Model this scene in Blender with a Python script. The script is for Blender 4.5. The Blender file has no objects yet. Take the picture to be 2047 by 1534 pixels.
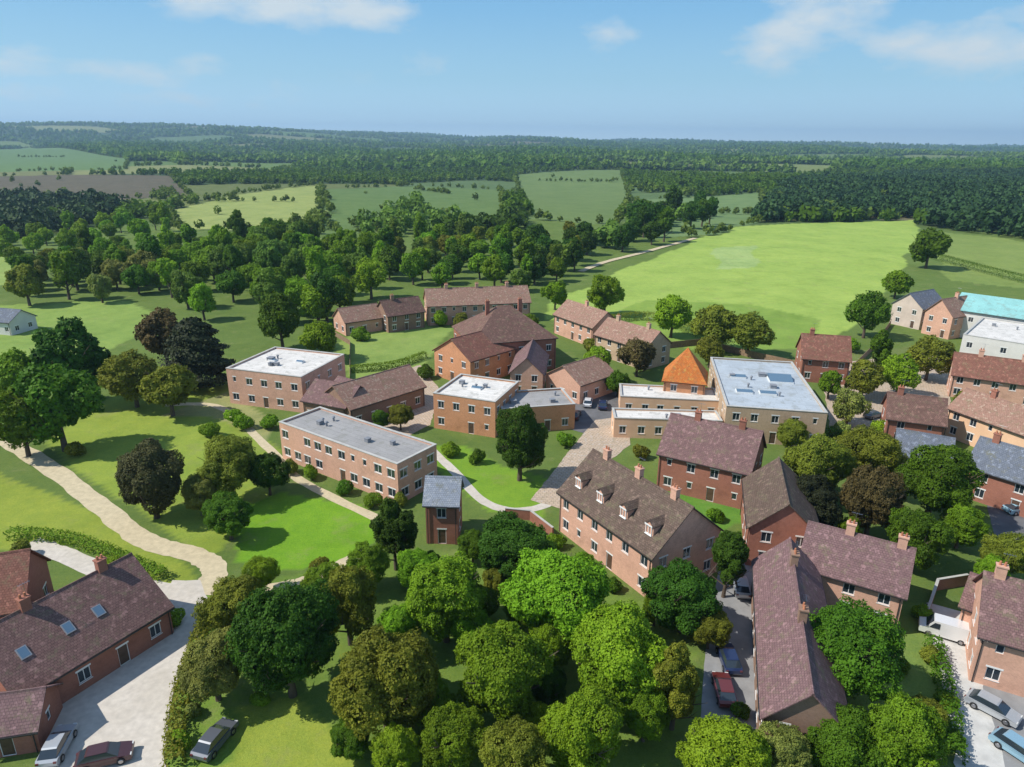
import bpy, bmesh, math, random
import numpy as np
from mathutils import Vector, Matrix
C = bpy.context.scene
COL = C.collection
R_ = math.radians
# ------------------------------------------------------------------ camera
PITCH, ROLL, HC, LENS = R_(19.2), R_(.6), 50.0, 24.3
cam = bpy.data.cameras.new('camera'); co = bpy.data.objects.new('camera', cam); COL.objects.link(co); C.camera = co
cam.sensor_width = 36; cam.lens = LENS; cam.clip_end = 80000; cam.clip_start = .5
co.matrix_world = Matrix.Translation((0, 0, HC)) @ Matrix.Rotation(math.pi/2-PITCH, 4, 'X') @ Matrix.Rotation(ROLL, 4, 'Z')
# ------------------------------------------------------------------ sun
SAZ, SEL = math.atan2(-0.98, -0.16), R_(47)
SD = Vector((math.sin(SAZ)*math.cos(SEL), math.cos(SAZ)*math.cos(SEL), math.sin(SEL)))
L = bpy.data.lights.new('sun', 'SUN'); L.energy = 5.0; L.angle = R_(.53); L.color = (1, .955, .88)
lo = bpy.data.objects.new('sun', L); COL.objects.link(lo); lo.rotation_euler = SD.to_track_quat('Z', 'Y').to_euler(); lo.location = (-200, 0, 300)
# ------------------------------------------------------------------ world: sky with clouds
w = bpy.data.worlds.new("World"); C.world = w; w.use_nodes = True
nt = w.node_tree; N = nt.nodes; K = nt.links
def mth(nt, op, a, b=None, c=None):
    n = nt.nodes.new('ShaderNodeMath'); n.operation = op
    for i, v in enumerate((a, b, c)):
        if v is None: continue
        if isinstance(v, (int, float)): n.inputs[i].default_value = v
        else: nt.links.new(v, n.inputs[i])
    return n.outputs[0]
s = N.new('ShaderNodeTexSky'); s.sky_type = 'NISHITA'; s.sun_disc = False
s.sun_elevation = SEL; s.sun_rotation = SAZ; s.ozone_density = 2.5; s.dust_density = .6; s.air_density = 1
tc = N.new('ShaderNodeTexCoord'); sx = N.new('ShaderNodeSeparateXYZ'); K.new(tc.outputs['Generated'], sx.inputs[0])
X, Y, Z = sx.outputs
el = mth(nt, 'MULTIPLY', mth(nt, 'ARCSINE', Z), 57.2958)
az = mth(nt, 'MULTIPLY', mth(nt, 'ARCTAN2', X, Y), 57.2958)
# pale humid air near the horizon
ramp = N.new('ShaderNodeValToRGB'); K.new(mth(nt, 'DIVIDE', el, 90), ramp.inputs[0])
ramp.color_ramp.elements[0].position = 0; ramp.color_ramp.elements[0].color = (9.0, 11.6, 12.8, 1)
ramp.color_ramp.elements[1].position = 1; ramp.color_ramp.elements[1].color = (1.9, 3.0, 5.2, 1)
for p_, c_ in ((.012, (6.6, 9.4, 11.2, 1)), (.022, (5.3, 8.2, 10.2, 1)), (.05, (3.9, 6.9, 8.9, 1)), (.10, (2.5, 5.5, 8.5, 1)), (.16, (1.6, 4.4, 8.2, 1)), (.4, (2.5, 3.9, 6.4, 1)), (.22, (2.0, 4.0, 7.4, 1))):
    e = ramp.color_ramp.elements.new(p_); e.color = c_
mx = N.new('ShaderNodeMix'); mx.data_type = 'RGBA'; mx.inputs[0].default_value = .9
K.new(s.outputs[0], mx.inputs[6]); K.new(ramp.outputs[0], mx.inputs[7])
cv = N.new('ShaderNodeCombineXYZ')
K.new(mth(nt, 'MULTIPLY', az, .11), cv.inputs[0]); K.new(mth(nt, 'MULTIPLY', el, .24), cv.inputs[1])
nz = N.new('ShaderNodeTexNoise'); nz.inputs['Scale'].default_value = 1.7; nz.inputs['Detail'].default_value = 9; nz.inputs['Roughness'].default_value = .58
K.new(cv.outputs[0], nz.inputs[0])
tot = None
for (a, e, ra, re, amp) in ((-21.5, 10.0, 4.5, 1.8, 1.0), (-16.5, 8.9, 5, 1.4, 1.0), (-12, 8.9, 4, 1.5, .95), (-34, 4.6, 9, 1.3, .52), (-24, 4.3, 8, 1.4, .5), (-29, 2.8, 16, .9, .42), (-8, 5.2, 5, 1.1, .36),
                            (19.5, 6.8, 4.0, 2.0, .84), (22, 8.6, 3.8, 2.0, .84), (25, 10.3, 5, 1.7, .62), (29.5, 6.4, 5.5, 1.7, .84), (33, 5.6, 5, 1.6, .72), (36.5, 7.8, 4.5, 3, .86), (6.5, 7.5, 3, 1.4, .42),
                            (-60, 16, 18, 6, .8), (60, 14, 18, 6, .8), (10, 28, 20, 6, .7), (150, 20, 40, 9, .7), (-130, 22, 30, 9, .7)):
    da = mth(nt, 'DIVIDE', mth(nt, 'SUBTRACT', az, a), ra); de = mth(nt, 'DIVIDE', mth(nt, 'SUBTRACT', el, e), re)
    q = mth(nt, 'ADD', mth(nt, 'MULTIPLY', da, da), mth(nt, 'MULTIPLY', de, de))
    g = mth(nt, 'MULTIPLY', mth(nt, 'EXPONENT', mth(nt, 'MULTIPLY', q, -1)), amp)
    tot = g if tot is None else mth(nt, 'MAXIMUM', tot, g)
cl = mth(nt, 'MULTIPLY', mth(nt, 'SUBTRACT', mth(nt, 'ADD', tot, mth(nt, 'MULTIPLY', nz.outputs[0], 1.9)), 1.24), 1.5)
cl = mth(nt, 'MINIMUM', mth(nt, 'MAXIMUM', cl, 0), .88)
cl = mth(nt, 'MULTIPLY', cl, mth(nt, 'MINIMUM', mth(nt, 'MULTIPLY', tot, 4), 1))
mc = N.new('ShaderNodeMix'); mc.data_type = 'RGBA'; K.new(cl, mc.inputs[0]); K.new(mx.outputs[2], mc.inputs[6]); mc.inputs[7].default_value = (7.0, 7.8, 8.2, 1)
K.new(mc.outputs[2], N['Background'].inputs[0]); N['Background'].inputs[1].default_value = .090
C.view_settings.view_transform = 'Standard'; C.view_settings.look = 'None'; C.view_settings.exposure = .14
C.cycles.max_bounces = 6; C.cycles.transparent_max_bounces = 4; C.cycles.volume_bounces = 0
# ------------------------------------------------------------------ helpers
rnd = random.Random(5)
FPX = LENS/36*2047
CM = co.matrix_world.to_3x3()
def ray(u, v): return (CM @ Vector(((u-1023.5)/FPX, -(v-767)/FPX, -1)))
def G(u, v, z=0.0):
    d = ray(u, v); t = (z-HC)/d.z
    return Vector((d.x*t, d.y*t, z))
def sst(a, b, x): x = np.clip((x-a)/(b-a), 0, 1); return x*x*(3-2*x)
def height(x, y):
    x = np.asarray(x, float); y = np.asarray(y, float)
    r = np.hypot(x, y)
    h = sst(260, 800, r)*(6*np.sin(x/310+1.2)*np.cos(y/420+.4)+4*np.sin(x/130+y/210))-sst(240, 600, r)*sst(50, -350, x)*6
    h = h+sst(1400, 5500, r)*(34+22*np.sin(x/1300+2.0)+14*np.sin(x/520+y/900)+9*np.sin(x/260+1.3))*.75
    h = h+sst(4500, 8000, r)*(24+20*np.sin(x/1900+.5)+9*np.sin(x/600+4)+5*np.sin(x/210))
    h = h+130*sst(3800, 6200, r)*np.exp(-((x+3300)/2100)**2)
    return h
def H1(x, y): return float(height(x, y))
def GT(u, v):
    d = ray(u, v).normalized(); t = 40.0
    if d.z >= -1e-4: return None
    while t < 12000:
        p = Vector((0, 0, HC))+d*t
        if p.z < H1(p.x, p.y): return p
        t *= 1.006
    return None
def mat(name): m = bpy.data.materials.new(name); m.use_nodes = True; return m, m.node_tree, m.node_tree.nodes['Principled BSDF']
def rgbmix(nt, f, a, b, blend='MIX'):
    n = nt.nodes.new('ShaderNodeMix'); n.data_type = 'RGBA'; n.blend_type = blend
    for i, v in ((0, f), (6, a), (7, b)):
        if isinstance(v, (int, float)): n.inputs[i].default_value = v
        elif isinstance(v, tuple): n.inputs[i].default_value = v if len(v) == 4 else v+(1,)
        else: nt.links.new(v, n.inputs[i])
    return n.outputs[2]
def noise(nt, scale, detail=4, rough=.6, co_=None):
    n = nt.nodes.new('ShaderNodeTexNoise'); n.inputs['Scale'].default_value = scale; n.inputs['Detail'].default_value = detail; n.inputs['Roughness'].default_value = rough
    if co_ is None: co_ = nt.nodes.new('ShaderNodeTexCoord').outputs['Object']
    nt.links.new(co_, n.inputs[0]); return n.outputs[0]
def contrast(nt, v, lo_, hi):
    n = nt.nodes.new('ShaderNodeMapRange'); n.inputs[1].default_value = lo_; n.inputs[2].default_value = hi; nt.links.new(v, n.inputs[0]); return n.outputs[0]
def bump(nt, bsdf, h, strength=.4, dist=.05):
    b = nt.nodes.new('ShaderNodeBump'); b.inputs['Strength'].default_value = strength; b.inputs['Distance'].default_value = dist
    nt.links.new(h, b.inputs['Height']); nt.links.new(b.outputs[0], bsdf.inputs['Normal'])
def plain(name, c, rough=.7, metal=0, var=.25, scale=1.2, spec=.4):
    m, t, b = mat(name); n = noise(t, scale, 5)
    d = tuple(x*(1-var) for x in c); l = tuple(min(1, x*(1+var)) for x in c)
    t.links.new(rgbmix(t, contrast(t, n, .3, .7), d, l), b.inputs[0]); b.inputs['Roughness'].default_value = rough; b.inputs['Metallic'].default_value = metal
    b.inputs['Specular IOR Level'].default_value = spec
    return m
def masonry(name, c1, c2, mortar, bw=.225, bh=.075, rough=.85, weather=.35, bs=.3, big=.22):
    m, t, b = mat(name); uv = t.nodes.new('ShaderNodeUVMap').outputs[0]
    br = t.nodes.new('ShaderNodeTexBrick'); t.links.new(uv, br.inputs[0]); br.inputs['Scale'].default_value = 1
    br.inputs['Brick Width'].default_value = bw; br.inputs['Row Height'].default_value = bh; br.inputs['Mortar Size'].default_value = bh*.10
    br.inputs['Color1'].default_value = c1+(1,); br.inputs['Color2'].default_value = c2+(1,); br.inputs['Mortar'].default_value = mortar+(1,); br.inputs['Bias'].default_value = 0
    n1 = contrast(t, noise(t, big, 6, .7), .35, .65); n2 = contrast(t, noise(t, 2.2, 5, .75), .25, .75)
    c = rgbmix(t, mth(t, 'MULTIPLY', n1, weather), br.outputs[0], tuple(x*.55 for x in c2))
    c = rgbmix(t, mth(t, 'MULTIPLY', n2, .5), c, tuple(min(1, x*1.35) for x in c1))
    if bw > .28:
        l1 = contrast(t, noise(t, .9, 7, .8), .52, .64); c = rgbmix(t, mth(t, 'MULTIPLY', l1, .55), c, (.16, .155, .085))
        l2 = contrast(t, noise(t, 1.7, 5, .7), .56, .62); c = rgbmix(t, mth(t, 'MULTIPLY', l2, .45), c, tuple(min(.5, x*2.1) for x in c1))
    else:
        l1 = contrast(t, noise(t, .33, 7, .8), .5, .68); c = rgbmix(t, mth(t, 'MULTIPLY', l1, .5), c, tuple(x*.5 for x in c1))
    t.links.new(c, b.inputs[0]); b.inputs['Roughness'].default_value = rough; b.inputs['Specular IOR Level'].default_value = .12
    bump(t, b, br.outputs['Fac'], -bs, .02); return m
M = {}
def membrane(name, c, seam=1.1):
    m, t, b = mat(name); uv = t.nodes.new('ShaderNodeUVMap').outputs[0]; br = t.nodes.new('ShaderNodeTexBrick'); t.links.new(uv, br.inputs[0]); br.inputs['Scale'].default_value = 1
    br.inputs['Brick Width'].default_value = 7; br.inputs['Row Height'].default_value = seam; br.inputs['Mortar Size'].default_value = .035
    for k, f in (('Color1', 1), ('Color2', .93), ('Mortar', .68)): br.inputs[k].default_value = tuple(x*f for x in c)+(1,)
    cc = rgbmix(t, mth(t, 'MULTIPLY', contrast(t, noise(t, .28, 7, .75), .42, .62), .38), br.outputs[0], tuple(x*.55 for x in c))
    cc = rgbmix(t, mth(t, 'MULTIPLY', contrast(t, noise(t, .7, 3, .5), .58, .61), .3), cc, (.2, .2, .16)); cc = rgbmix(t, mth(t, 'MULTIPLY', contrast(t, noise(t, 3, 6, .8), .4, .7), .2), cc, tuple(x*.5 for x in c))
    t.links.new(cc, b.inputs[0]); b.inputs['Roughness'].default_value = .8; b.inputs['Specular IOR Level'].default_value = .3; bump(t, b, br.outputs['Fac'], .4, .03); M[name] = m
def brick(n, c): M[n] = masonry(n, c, tuple(x*.78 for x in c), tuple(min(1, x*1.1+.06) for x in c))
brick('brick_pink', (.60, .35, .25)); brick('brick_orange', (.56, .27, .14)); brick('brick_red', (.33, .14, .095)); brick('brick_buff', (.50, .36, .24)); brick('brick_brown', (.27, .17, .12))
def tiles(n, c, v=.7): M[n] = masonry(n, c, tuple(x*v for x in c), tuple(x*.3 for x in c), .30, .26, .8, .45, .6, .35)
tiles('tile_brown', (.18, .105, .085)); tiles('tile_dark', (.135, .095, .075)); tiles('tile_red', (.24, .11, .08)); tiles('tile_purple', (.20, .122, .122))
tiles('tile_pink', (.34, .20, .15)); tiles('tile_orange', (.60, .19, .05)); tiles('slate', (.15, .17, .21), .8); tiles('slate_pale', (.27, .30, .35), .85); tiles('tile_plum', (.20, .12, .115)); tiles('tile_mauve', (.215, .125, .11), .6)
M['render_beige'] = plain('render_beige', (.72, .46, .29), .9, var=.1, scale=.4); M['render_blush'] = plain('render_blush', (.55, .45, .38), .9, var=.12, scale=.4); M['render_white'] = plain('render_white', (.62, .6, .56), .9, var=.08, scale=.4)
membrane('membrane_pale', (.70, .67, .62)); membrane('membrane_grey', (.34, .33, .32)); membrane('membrane_blue', (.43, .48, .52), 2.0); membrane('teal_metal', (.27, .55, .53), .6)
M['tarmac_pale'] = plain('tarmac_pale', (.24, .24, .24), .9, var=.22, scale=.35)
M['white_paint'] = plain('white_paint', (.75, .75, .73), .45, var=.05); M['black_plastic'] = plain('black_plastic', (.03, .03, .03), .4, var=.1)
M['lead'] = plain('lead', (.22, .23, .25), .6, var=.15); M['concrete'] = plain('concrete', (.42, .41, .38), .85, var=.15, scale=.8)
M['paving'] = masonry('paving', (.48, .38, .28), (.40, .31, .23), (.24, .19, .15), .6, .6, .85, .3, .2)
M['tarmac'] = plain('tarmac', (.12, .12, .125), .9, var=.25, scale=.35); M['gravel'] = plain('gravel', (.56, .51, .44), .95, var=.16, scale=1.5)
for k_ in ('gravel',):
    t = M[k_].node_tree; b = t.nodes['Principled BSDF']; src = b.inputs[0].links[0].from_socket; c = rgbmix(t, mth(t, 'MULTIPLY', contrast(t, noise(t, .18, 6, .7), .45, .7), .45), src, (.40, .35, .27)); c = rgbmix(t, mth(t, 'MULTIPLY', contrast(t, noise(t, 6, 6, .85), .35, .7), .35), c, (.34, .31, .27)); t.links.new(c, b.inputs[0]); bump(t, b, noise(t, 8, 6, .8), .5, .05)
M['path_gravel'] = plain('path_gravel', (.50, .42, .27), .95, var=.15, scale=1.2); M['door_wood'] = plain('door_wood', (.10, .06, .04), .5); M['terracotta'] = plain('terracotta', (.42, .17, .09), .8)
M['paving_pale'] = plain('paving_pale', (.50, .49, .46), .9, var=.14, scale=.9); M['kerb'] = plain('kerb', (.36, .35, .33), .9); M['steel'] = plain('steel', (.4, .4, .42), .35, 1, .1); M['rubber'] = plain('rubber', (.02, .02, .02), .8); M['bark'] = plain('bark', (.10, .075, .055), .9, var=.35, scale=4)
M['timber'] = plain('timber', (.24, .16, .10), .85, var=.3, scale=2)
def glass_(n, c, r=.08):
    m, t, b = mat(n); b.inputs[0].default_value = c+(1,); b.inputs['Roughness'].default_value = r; b.inputs['Specular IOR Level'].default_value = .9; M[n] = m
glass_('pane_glass', (.025, .035, .045)); glass_('skylight_glass', (.10, .17, .24), .12); glass_('lamp_glass', (.6, .6, .58))
def paint(n, c):
    m, t, b = mat(n); b.inputs[0].default_value = c+(1,); b.inputs['Roughness'].default_value = .3; b.inputs['Coat Weight'].default_value = .6; b.inputs['Metallic'].default_value = .25; M[n] = m
paint('paint_silver', (.42, .44, .46)); paint('paint_grey', (.12, .13, .15)); paint('paint_red', (.15, .03, .028)); paint('paint_navy', (.02, .035, .10)); paint('paint_white', (.75, .76, .76)); paint('paint_blue', (.25, .42, .52)); paint('paint_maroon', (.075, .03, .032))
def foliage(n, c, tr=.34):
    m, t, b = mat(n); oi = t.nodes.new('ShaderNodeObjectInfo'); at = t.nodes.new('ShaderNodeAttribute'); at.attribute_name = 'leafv'
    hs = t.nodes.new('ShaderNodeHueSaturation')
    t.links.new(mth(t, 'ADD', mth(t, 'MULTIPLY', oi.outputs['Random'], .035), .483), hs.inputs['Hue'])
    hs.inputs['Saturation'].default_value = 1
    v = mth(t, 'ADD', mth(t, 'MULTIPLY', oi.outputs['Random'], .35), .8)
    v = mth(t, 'MULTIPLY', v, mth(t, 'ADD', mth(t, 'MULTIPLY', at.outputs['Fac'], .8), .6))
    t.links.new(v, hs.inputs['Value']); hs.inputs['Color'].default_value = c+(1,)
    yl = rgbmix(t, mth(t, 'MULTIPLY', at.outputs['Fac'], .25), hs.outputs[0], (c[0]*1.9, c[1]*1.35, c[2]*.9))
    b.inputs['Roughness'].default_value = .6; b.inputs['Specular IOR Level'].default_value = .12; t.links.new(yl, b.inputs[0])
    tl = t.nodes.new('ShaderNodeBsdfTranslucent'); t.links.new(yl, tl.inputs[0]); ms = t.nodes.new('ShaderNodeMixShader'); ms.inputs[0].default_value = tr
    out = t.nodes['Material Output']; t.links.new(b.outputs[0], ms.inputs[1]); t.links.new(tl.outputs[0], ms.inputs[2]); t.links.new(ms.outputs[0], out.inputs[0]); M[n] = m
foliage('leaf_bright', (.165, .31, .016)); foliage('leaf_lime', (.20, .34, .018)); foliage('leaf_mid', (.135, .25, .014)); foliage('leaf_dark', (.078, .165, .011)); foliage('leaf_deep', (.046, .108, .010), .28)
foliage('leaf_olive', (.175, .21, .024)); foliage('leaf_forest', (.032, .068, .020), .15); foliage('leaf_dusk', (.075, .085, .032), .2); foliage('leaf_copper', (.105, .088, .032), .25); foliage('leaf_cedar', (.028, .038, .016), .1); foliage('leaf_wood', (.125, .215, .03)); foliage('leaf_sage', (.22, .27, .06))

class MB:
    def __init__(s): s.v = []; s.f = []; s.m = []
    def face(s, pts, mi=0):
        i = len(s.v); s.v += [tuple(p) for p in pts]; s.f.append(tuple(range(i, i+len(pts)))); s.m.append(mi)
    def box(s, a, b, mi=0, skip=''):
        x0, y0, z0 = a; x1, y1, z1 = b
        s.hexa([(x0, y0, z0), (x1, y0, z0), (x1, y1, z0), (x0, y1, z0), (x0, y0, z1), (x1, y0, z1), (x1, y1, z1), (x0, y1, z1)], mi)
    def hexa(s, p, mi=0):
        for q in ((3, 2, 1, 0), (4, 5, 6, 7), (0, 1, 5, 4), (1, 2, 6, 5), (2, 3, 7, 6), (3, 0, 4, 7)): s.face([p[k] for k in q], mi)
    def tube(s, a, b, ra, rb, n=8, mi=0, cap=True):
        a = Vector(a); b = Vector(b); d = (b-a).normalized(); t = d.orthogonal().normalized(); u = d.cross(t)
        A = [a+(t*math.cos(2*math.pi*k/n)+u*math.sin(2*math.pi*k/n))*ra for k in range(n)]
        B = [b+(t*math.cos(2*math.pi*k/n)+u*math.sin(2*math.pi*k/n))*rb for k in range(n)]
        for k in range(n): s.face([A[k], A[(k+1) % n], B[(k+1) % n], B[k]], mi)
        if cap: s.face(B, mi); s.face(A[::-1], mi)
    def mesh(s, name, mats, smooth=False):
        me = bpy.data.meshes.new(name); me.from_pydata(s.v, [], s.f)
        for m in (mats if isinstance(mats, (list, tuple)) else [mats]): me.materials.append(M[m] if isinstance(m, str) else m)
        me.polygons.foreach_set('material_index', s.m)
        uvl = me.uv_layers.new(name='UVMap'); me.update()
        for p in me.polygons:
            n = p.normal
            if abs(n.z) > .98: a = Vector((1, 0, 0)); b = Vector((0, 1, 0))
            else: a = Vector((-n.y, n.x, 0)).normalized(); b = n.cross(a)
            for li in p.loop_indices:
                c = me.vertices[me.loops[li].vertex_index].co; uvl.data[li].uv = (c.dot(a), c.dot(b))
        if smooth: me.polygons.foreach_set('use_smooth', [True]*len(me.polygons))
        return me
    def build(s, name, mats, parent=None, mw=None, smooth=False): return link(name, s.mesh(name, mats, smooth), parent, mw)
def link(name, me, parent=None, ml=None):
    o = bpy.data.objects.new(name, me); COL.objects.link(o)
    if parent is not None: o.parent = parent
    if ml is not None: o.matrix_local = ml
    return o
def thing(name, label, cat, loc=(0, 0, 0), rz=0, group=None, sc=1):
    o = bpy.data.objects.new(name, None); COL.objects.link(o); o.location = loc; o.rotation_euler = (0, 0, rz); o.scale = (sc,)*3; o.empty_display_size = .5
    o['label'] = label; o['category'] = cat
    if group: o['group'] = group
    return o
def copy_tree(o, parent=None):
    c = o.copy(); COL.objects.link(c)
    if parent is not None: c.parent = parent
    for ch in o.children: copy_tree(ch, c)
    return c
# ------------------------------------------------------------------ ground
def inpoly(x, y, poly):
    r = np.zeros(x.shape, bool); n = len(poly)
    for i in range(n):
        x0, y0 = poly[i]; x1, y1 = poly[(i+1) % n]
        if y0 == y1: continue
        c = ((y0 > y) != (y1 > y)) & (x < (x1-x0)*(y-y0)/(y1-y0)+x0); r ^= c
    return r
def wpoly(px):
    out = []
    for u, v in px:
        p = GT(u, v)
        if p is None: p = GT(u, 300)
        out.append((p.x, p.y))
    return out
rg = np.random.default_rng(3)
sites = []                                           # far field mosaic: jittered sites, one field round each
yy = 420.0
while yy < 11500:
    st = 150+yy*.075; xx = -1.3*yy-600
    while xx < 1.3*yy+600:
        sites.append((xx+rg.uniform(-.4, .4)*st*1.6, yy+rg.uniform(-.35, .35)*st)); xx += st*1.6
    yy += st
sites = np.array(sites)
pal = np.array([(.11, .18, .05), (.14, .20, .055), (.08, .15, .05), (.17, .21, .07), (.10, .16, .06), (.16, .15, .085), (.12, .19, .05), (.20, .22, .09)])
scol = pal[rg.integers(0, len(pal), len(sites))]*rg.uniform(.75, 1.1, (len(sites), 1)); swood = rg.random(len(sites)) < .52
def nearest2(x, y):
    d1 = np.full(x.shape, 1e18); d2 = d1.copy(); k1 = np.zeros(x.shape, int)
    for i, (a, b) in enumerate(sites):
        d = (x-a)**2+(y-b)**2; c = d < d1
        d2 = np.where(c, d1, np.minimum(d2, d)); k1 = np.where(c, i, k1); d1 = np.where(c, d, d1)
    return k1, np.sqrt(d1), np.sqrt(d2)
POL = [  # (albedo, outline on the ground)
 ((.12, .105, .075), [(-150, 355), (120, 350), (340, 352), (380, 392), (250, 400), (0, 388), (-150, 388)]),
 ((.15, .23, .045), [(420, 1180), (700, 1130), (1000, 1100), (1300, 1200), (1400, 1300), (1300, 1700), (700, 1700), (480, 1500)]),
 ((.12, .20, .07), [(-120, 300), (60, 295), (260, 318), (250, 340), (-120, 345)]),
 ((.29, .34, .11), [(340, 420), (480, 388), (640, 370), (660, 420), (630, 480), (480, 462), (350, 460)]),
 ((.12, .19, .06), [(640, 380), (830, 372), (1000, 380), (1010, 440), (860, 450), (700, 470), (640, 470)]),
 ((.14, .205, .07), [(1030, 350), (1240, 340), (1260, 400), (1230, 450), (1060, 440)]),
 ((.15, .23, .09), [(1270, 400), (1520, 385), (1540, 440), (1420, 470), (1290, 480)]),
 ((.31, .425, .095), [(1090, 640), (1130, 590), (1240, 545), (1400, 478), (1500, 452), (1640, 446), (1830, 440), (1850, 480), (1780, 560), (1730, 640), (1620, 700), (1500, 690), (1300, 640), (1180, 650)]),
 ((.33, .44, .16), [(1440, 495), (1500, 492), (1510, 535), (1435, 540)]),
 ((.22, .33, .065), [(1180, 640), (1300, 600), (1500, 610), (1640, 640), (1600, 700), (1400, 700)]),
 ((.21, .28, .075), [(1880, 462), (2150, 500), (2150, 590), (1900, 560), (1870, 510)]),
 ((.23, .33, .08), [(-80, 615), (280, 600), (320, 650), (200, 710), (-80, 720)]),
 ((.27, .36, .10), [(-60, 510), (50, 510), (60, 560), (-60, 580)]),
 ((.13, .22, .05), [(-80, 715), (90, 715), (80, 880), (-80, 860)]),
 ((.26, .335, .055), [(120, 880), (230, 790), (430, 760), (480, 830), (580, 900), (520, 1040), (420, 1120), (330, 1080), (200, 1000)]),
 ((.30, .31, .13), [(330, 830), (430, 790), (560, 850), (540, 880), (430, 840)]),
 ((.26, .32, .05), [(-100, 900), (60, 970), (200, 1060), (370, 1125), (420, 1170), (300, 1170), (130, 1100), (-100, 1110)]),
 ((.24, .33, .085), [(680, 690), (740, 640), (900, 630), (880, 700), (830, 745), (700, 760)]),
 ((.19, .33, .035), [(840, 890), (920, 890), (1000, 930), (1120, 960), (1080, 1040), (960, 1030), (880, 960)]),
 ((.17, .33, .025), [(470, 1030), (560, 985), (700, 1010), (760, 1060), (700, 1130), (560, 1140), (480, 1120)]),
 ((.12, .26, .04), [(1320, 985), (1440, 965), (1480, 1050), (1400, 1090), (1340, 1060)]),
 ((.28, .345, .055), [(470, 1400), (600, 1390), (680, 1480), (760, 1640), (420, 1640)]),
 ((.17, .27, .045), [(330, 1200), (430, 1170), (520, 1200), (480, 1500), (340, 1640), (310, 1450)]),
 ((.13, .22, .045), [(1380, 1470), (1560, 1440), (1750, 1480), (1900, 1640), (1300, 1640)]),
 ((.17, .25, .06), [(1720, 1200), (1850, 1200), (1890, 1310), (1900, 1460), (1780, 1480), (1660, 1420), (1640, 1300)]),
 ((.15, .19, .06), [(1690, 700), (1880, 690), (1900, 800), (1800, 860), (1640, 860), (1660, 760)]),
]
WPOL = [(c, wpoly(p)) for c, p in POL]
NY, NX = 620, 900
ys = np.concatenate([np.linspace(-150, 35, 10), 36*np.exp(np.linspace(0, math.log(12500/36), NY-10))])
ts = np.linspace(-1, 1, NX)
gx = ts[None, :]*(260+1.15*np.maximum(ys, 0))[:, None]; gy = np.repeat(ys[:, None], NX, 1); gz = height(gx, gy)
gcol = np.zeros((NY, NX, 3)); gcol[:] = (.125, .185, .045)
nearm = sst(430, 560, gy)[..., None]
far = gy > 400; k1, d1, d2 = nearest2(gx[far], gy[far]); fc = scol[k1].copy(); fc[swood[k1]] = (.05, .09, .035)
tmp = gcol.copy(); tmp[far] = fc; gcol = gcol*(1-nearm)+tmp*nearm
mown = np.zeros((NY, NX)); wob = 1.5*np.sin(gx/7)+1.5*np.cos(gy/9)
for c, p in WPOL:
    mk = inpoly(gx+wob*(np.clip(gy, 60, 400)/200), gy+wob*.5, p); gcol[mk] = c; mown[mk] = 1.0 if c[1] > .3 and c[0] < .3 else .25
me = bpy.data.meshes.new('ground'); me.vertices.add(NX*NY); me.vertices.foreach_set('co', np.stack([gx, gy, gz], -1).astype('f4').ravel())
ii = (np.arange(NY-1)[:, None]*NX+np.arange(NX-1)[None]).ravel(); q = np.stack([ii, ii+1, ii+NX+1, ii+NX], -1)
def fillmesh(me, quads, k=4):
    n = len(quads); me.loops.add(n*k); me.loops.foreach_set('vertex_index', quads.astype('i4').ravel()); me.polygons.add(n)
    me.polygons.foreach_set('loop_start', (np.arange(n)*k).astype('i4')); me.update(calc_edges=True)
fillmesh(me, q); me.polygons.foreach_set('use_smooth', np.ones(len(q), bool))
ca = me.color_attributes.new('soil', 'FLOAT_COLOR', 'POINT'); ca.data.foreach_set('color', np.concatenate([gcol, mown[..., None]], -1).astype('f4').ravel())
m, t, b = mat('ground'); at = t.nodes.new('ShaderNodeAttribute'); at.attribute_name = 'soil'
c = rgbmix(t, contrast(t, noise(t, .035, 6, .7), .3, .7), at.outputs[0], rgbmix(t, 1.0, at.outputs[0], (.72, .80, .75), 'MULTIPLY'))
c = rgbmix(t, contrast(t, noise(t, .5, 8, .75), .35, .75), c, rgbmix(t, 1.0, c, (1.32, 1.16, 1.1), 'MULTIPLY'))
c = rgbmix(t, mth(t, 'MULTIPLY', contrast(t, noise(t, 3.5, 5, .8), .45, .62), .4), c, rgbmix(t, 1.0, c, (.5, .6, .55), 'MULTIPLY'))
c = rgbmix(t, mth(t, 'MULTIPLY', contrast(t, noise(t, .16, 7, .75), .55, .72), .55), c, (.24, .235, .10)); c = rgbmix(t, mth(t, 'MULTIPLY', contrast(t, noise(t, .06, 5, .7), .52, .68), .4), c, rgbmix(t, 1.0, c, (.7, .78, .7), 'MULTIPLY'))
sp = t.nodes.new('ShaderNodeSeparateXYZ'); t.links.new(t.nodes.new('ShaderNodeTexCoord').outputs['Object'], sp.inputs[0])
ph = mth(t, 'ADD', mth(t, 'MULTIPLY', sp.outputs[0], 1.0), mth(t, 'ADD', mth(t, 'MULTIPLY', sp.outputs[1], -.42), mth(t, 'MULTIPLY', noise(t, .02, 2), 3)))
c = rgbmix(t, mth(t, 'MULTIPLY', contrast(t, noise(t, .11, 8, .8), .48, .60), .5), c, rgbmix(t, 1.0, c, (.78, .80, .72), 'MULTIPLY')); c = rgbmix(t, mth(t, 'MULTIPLY', contrast(t, noise(t, 1.1, 6, .85), .50, .62), .4), c, rgbmix(t, 1.0, c, (1.25, 1.12, .95), 'MULTIPLY'))
st = mth(t, 'MULTIPLY', mth(t, 'MULTIPLY', contrast(t, mth(t, 'SINE', ph), -.5, .5), at.outputs['Alpha']), .24)
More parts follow.
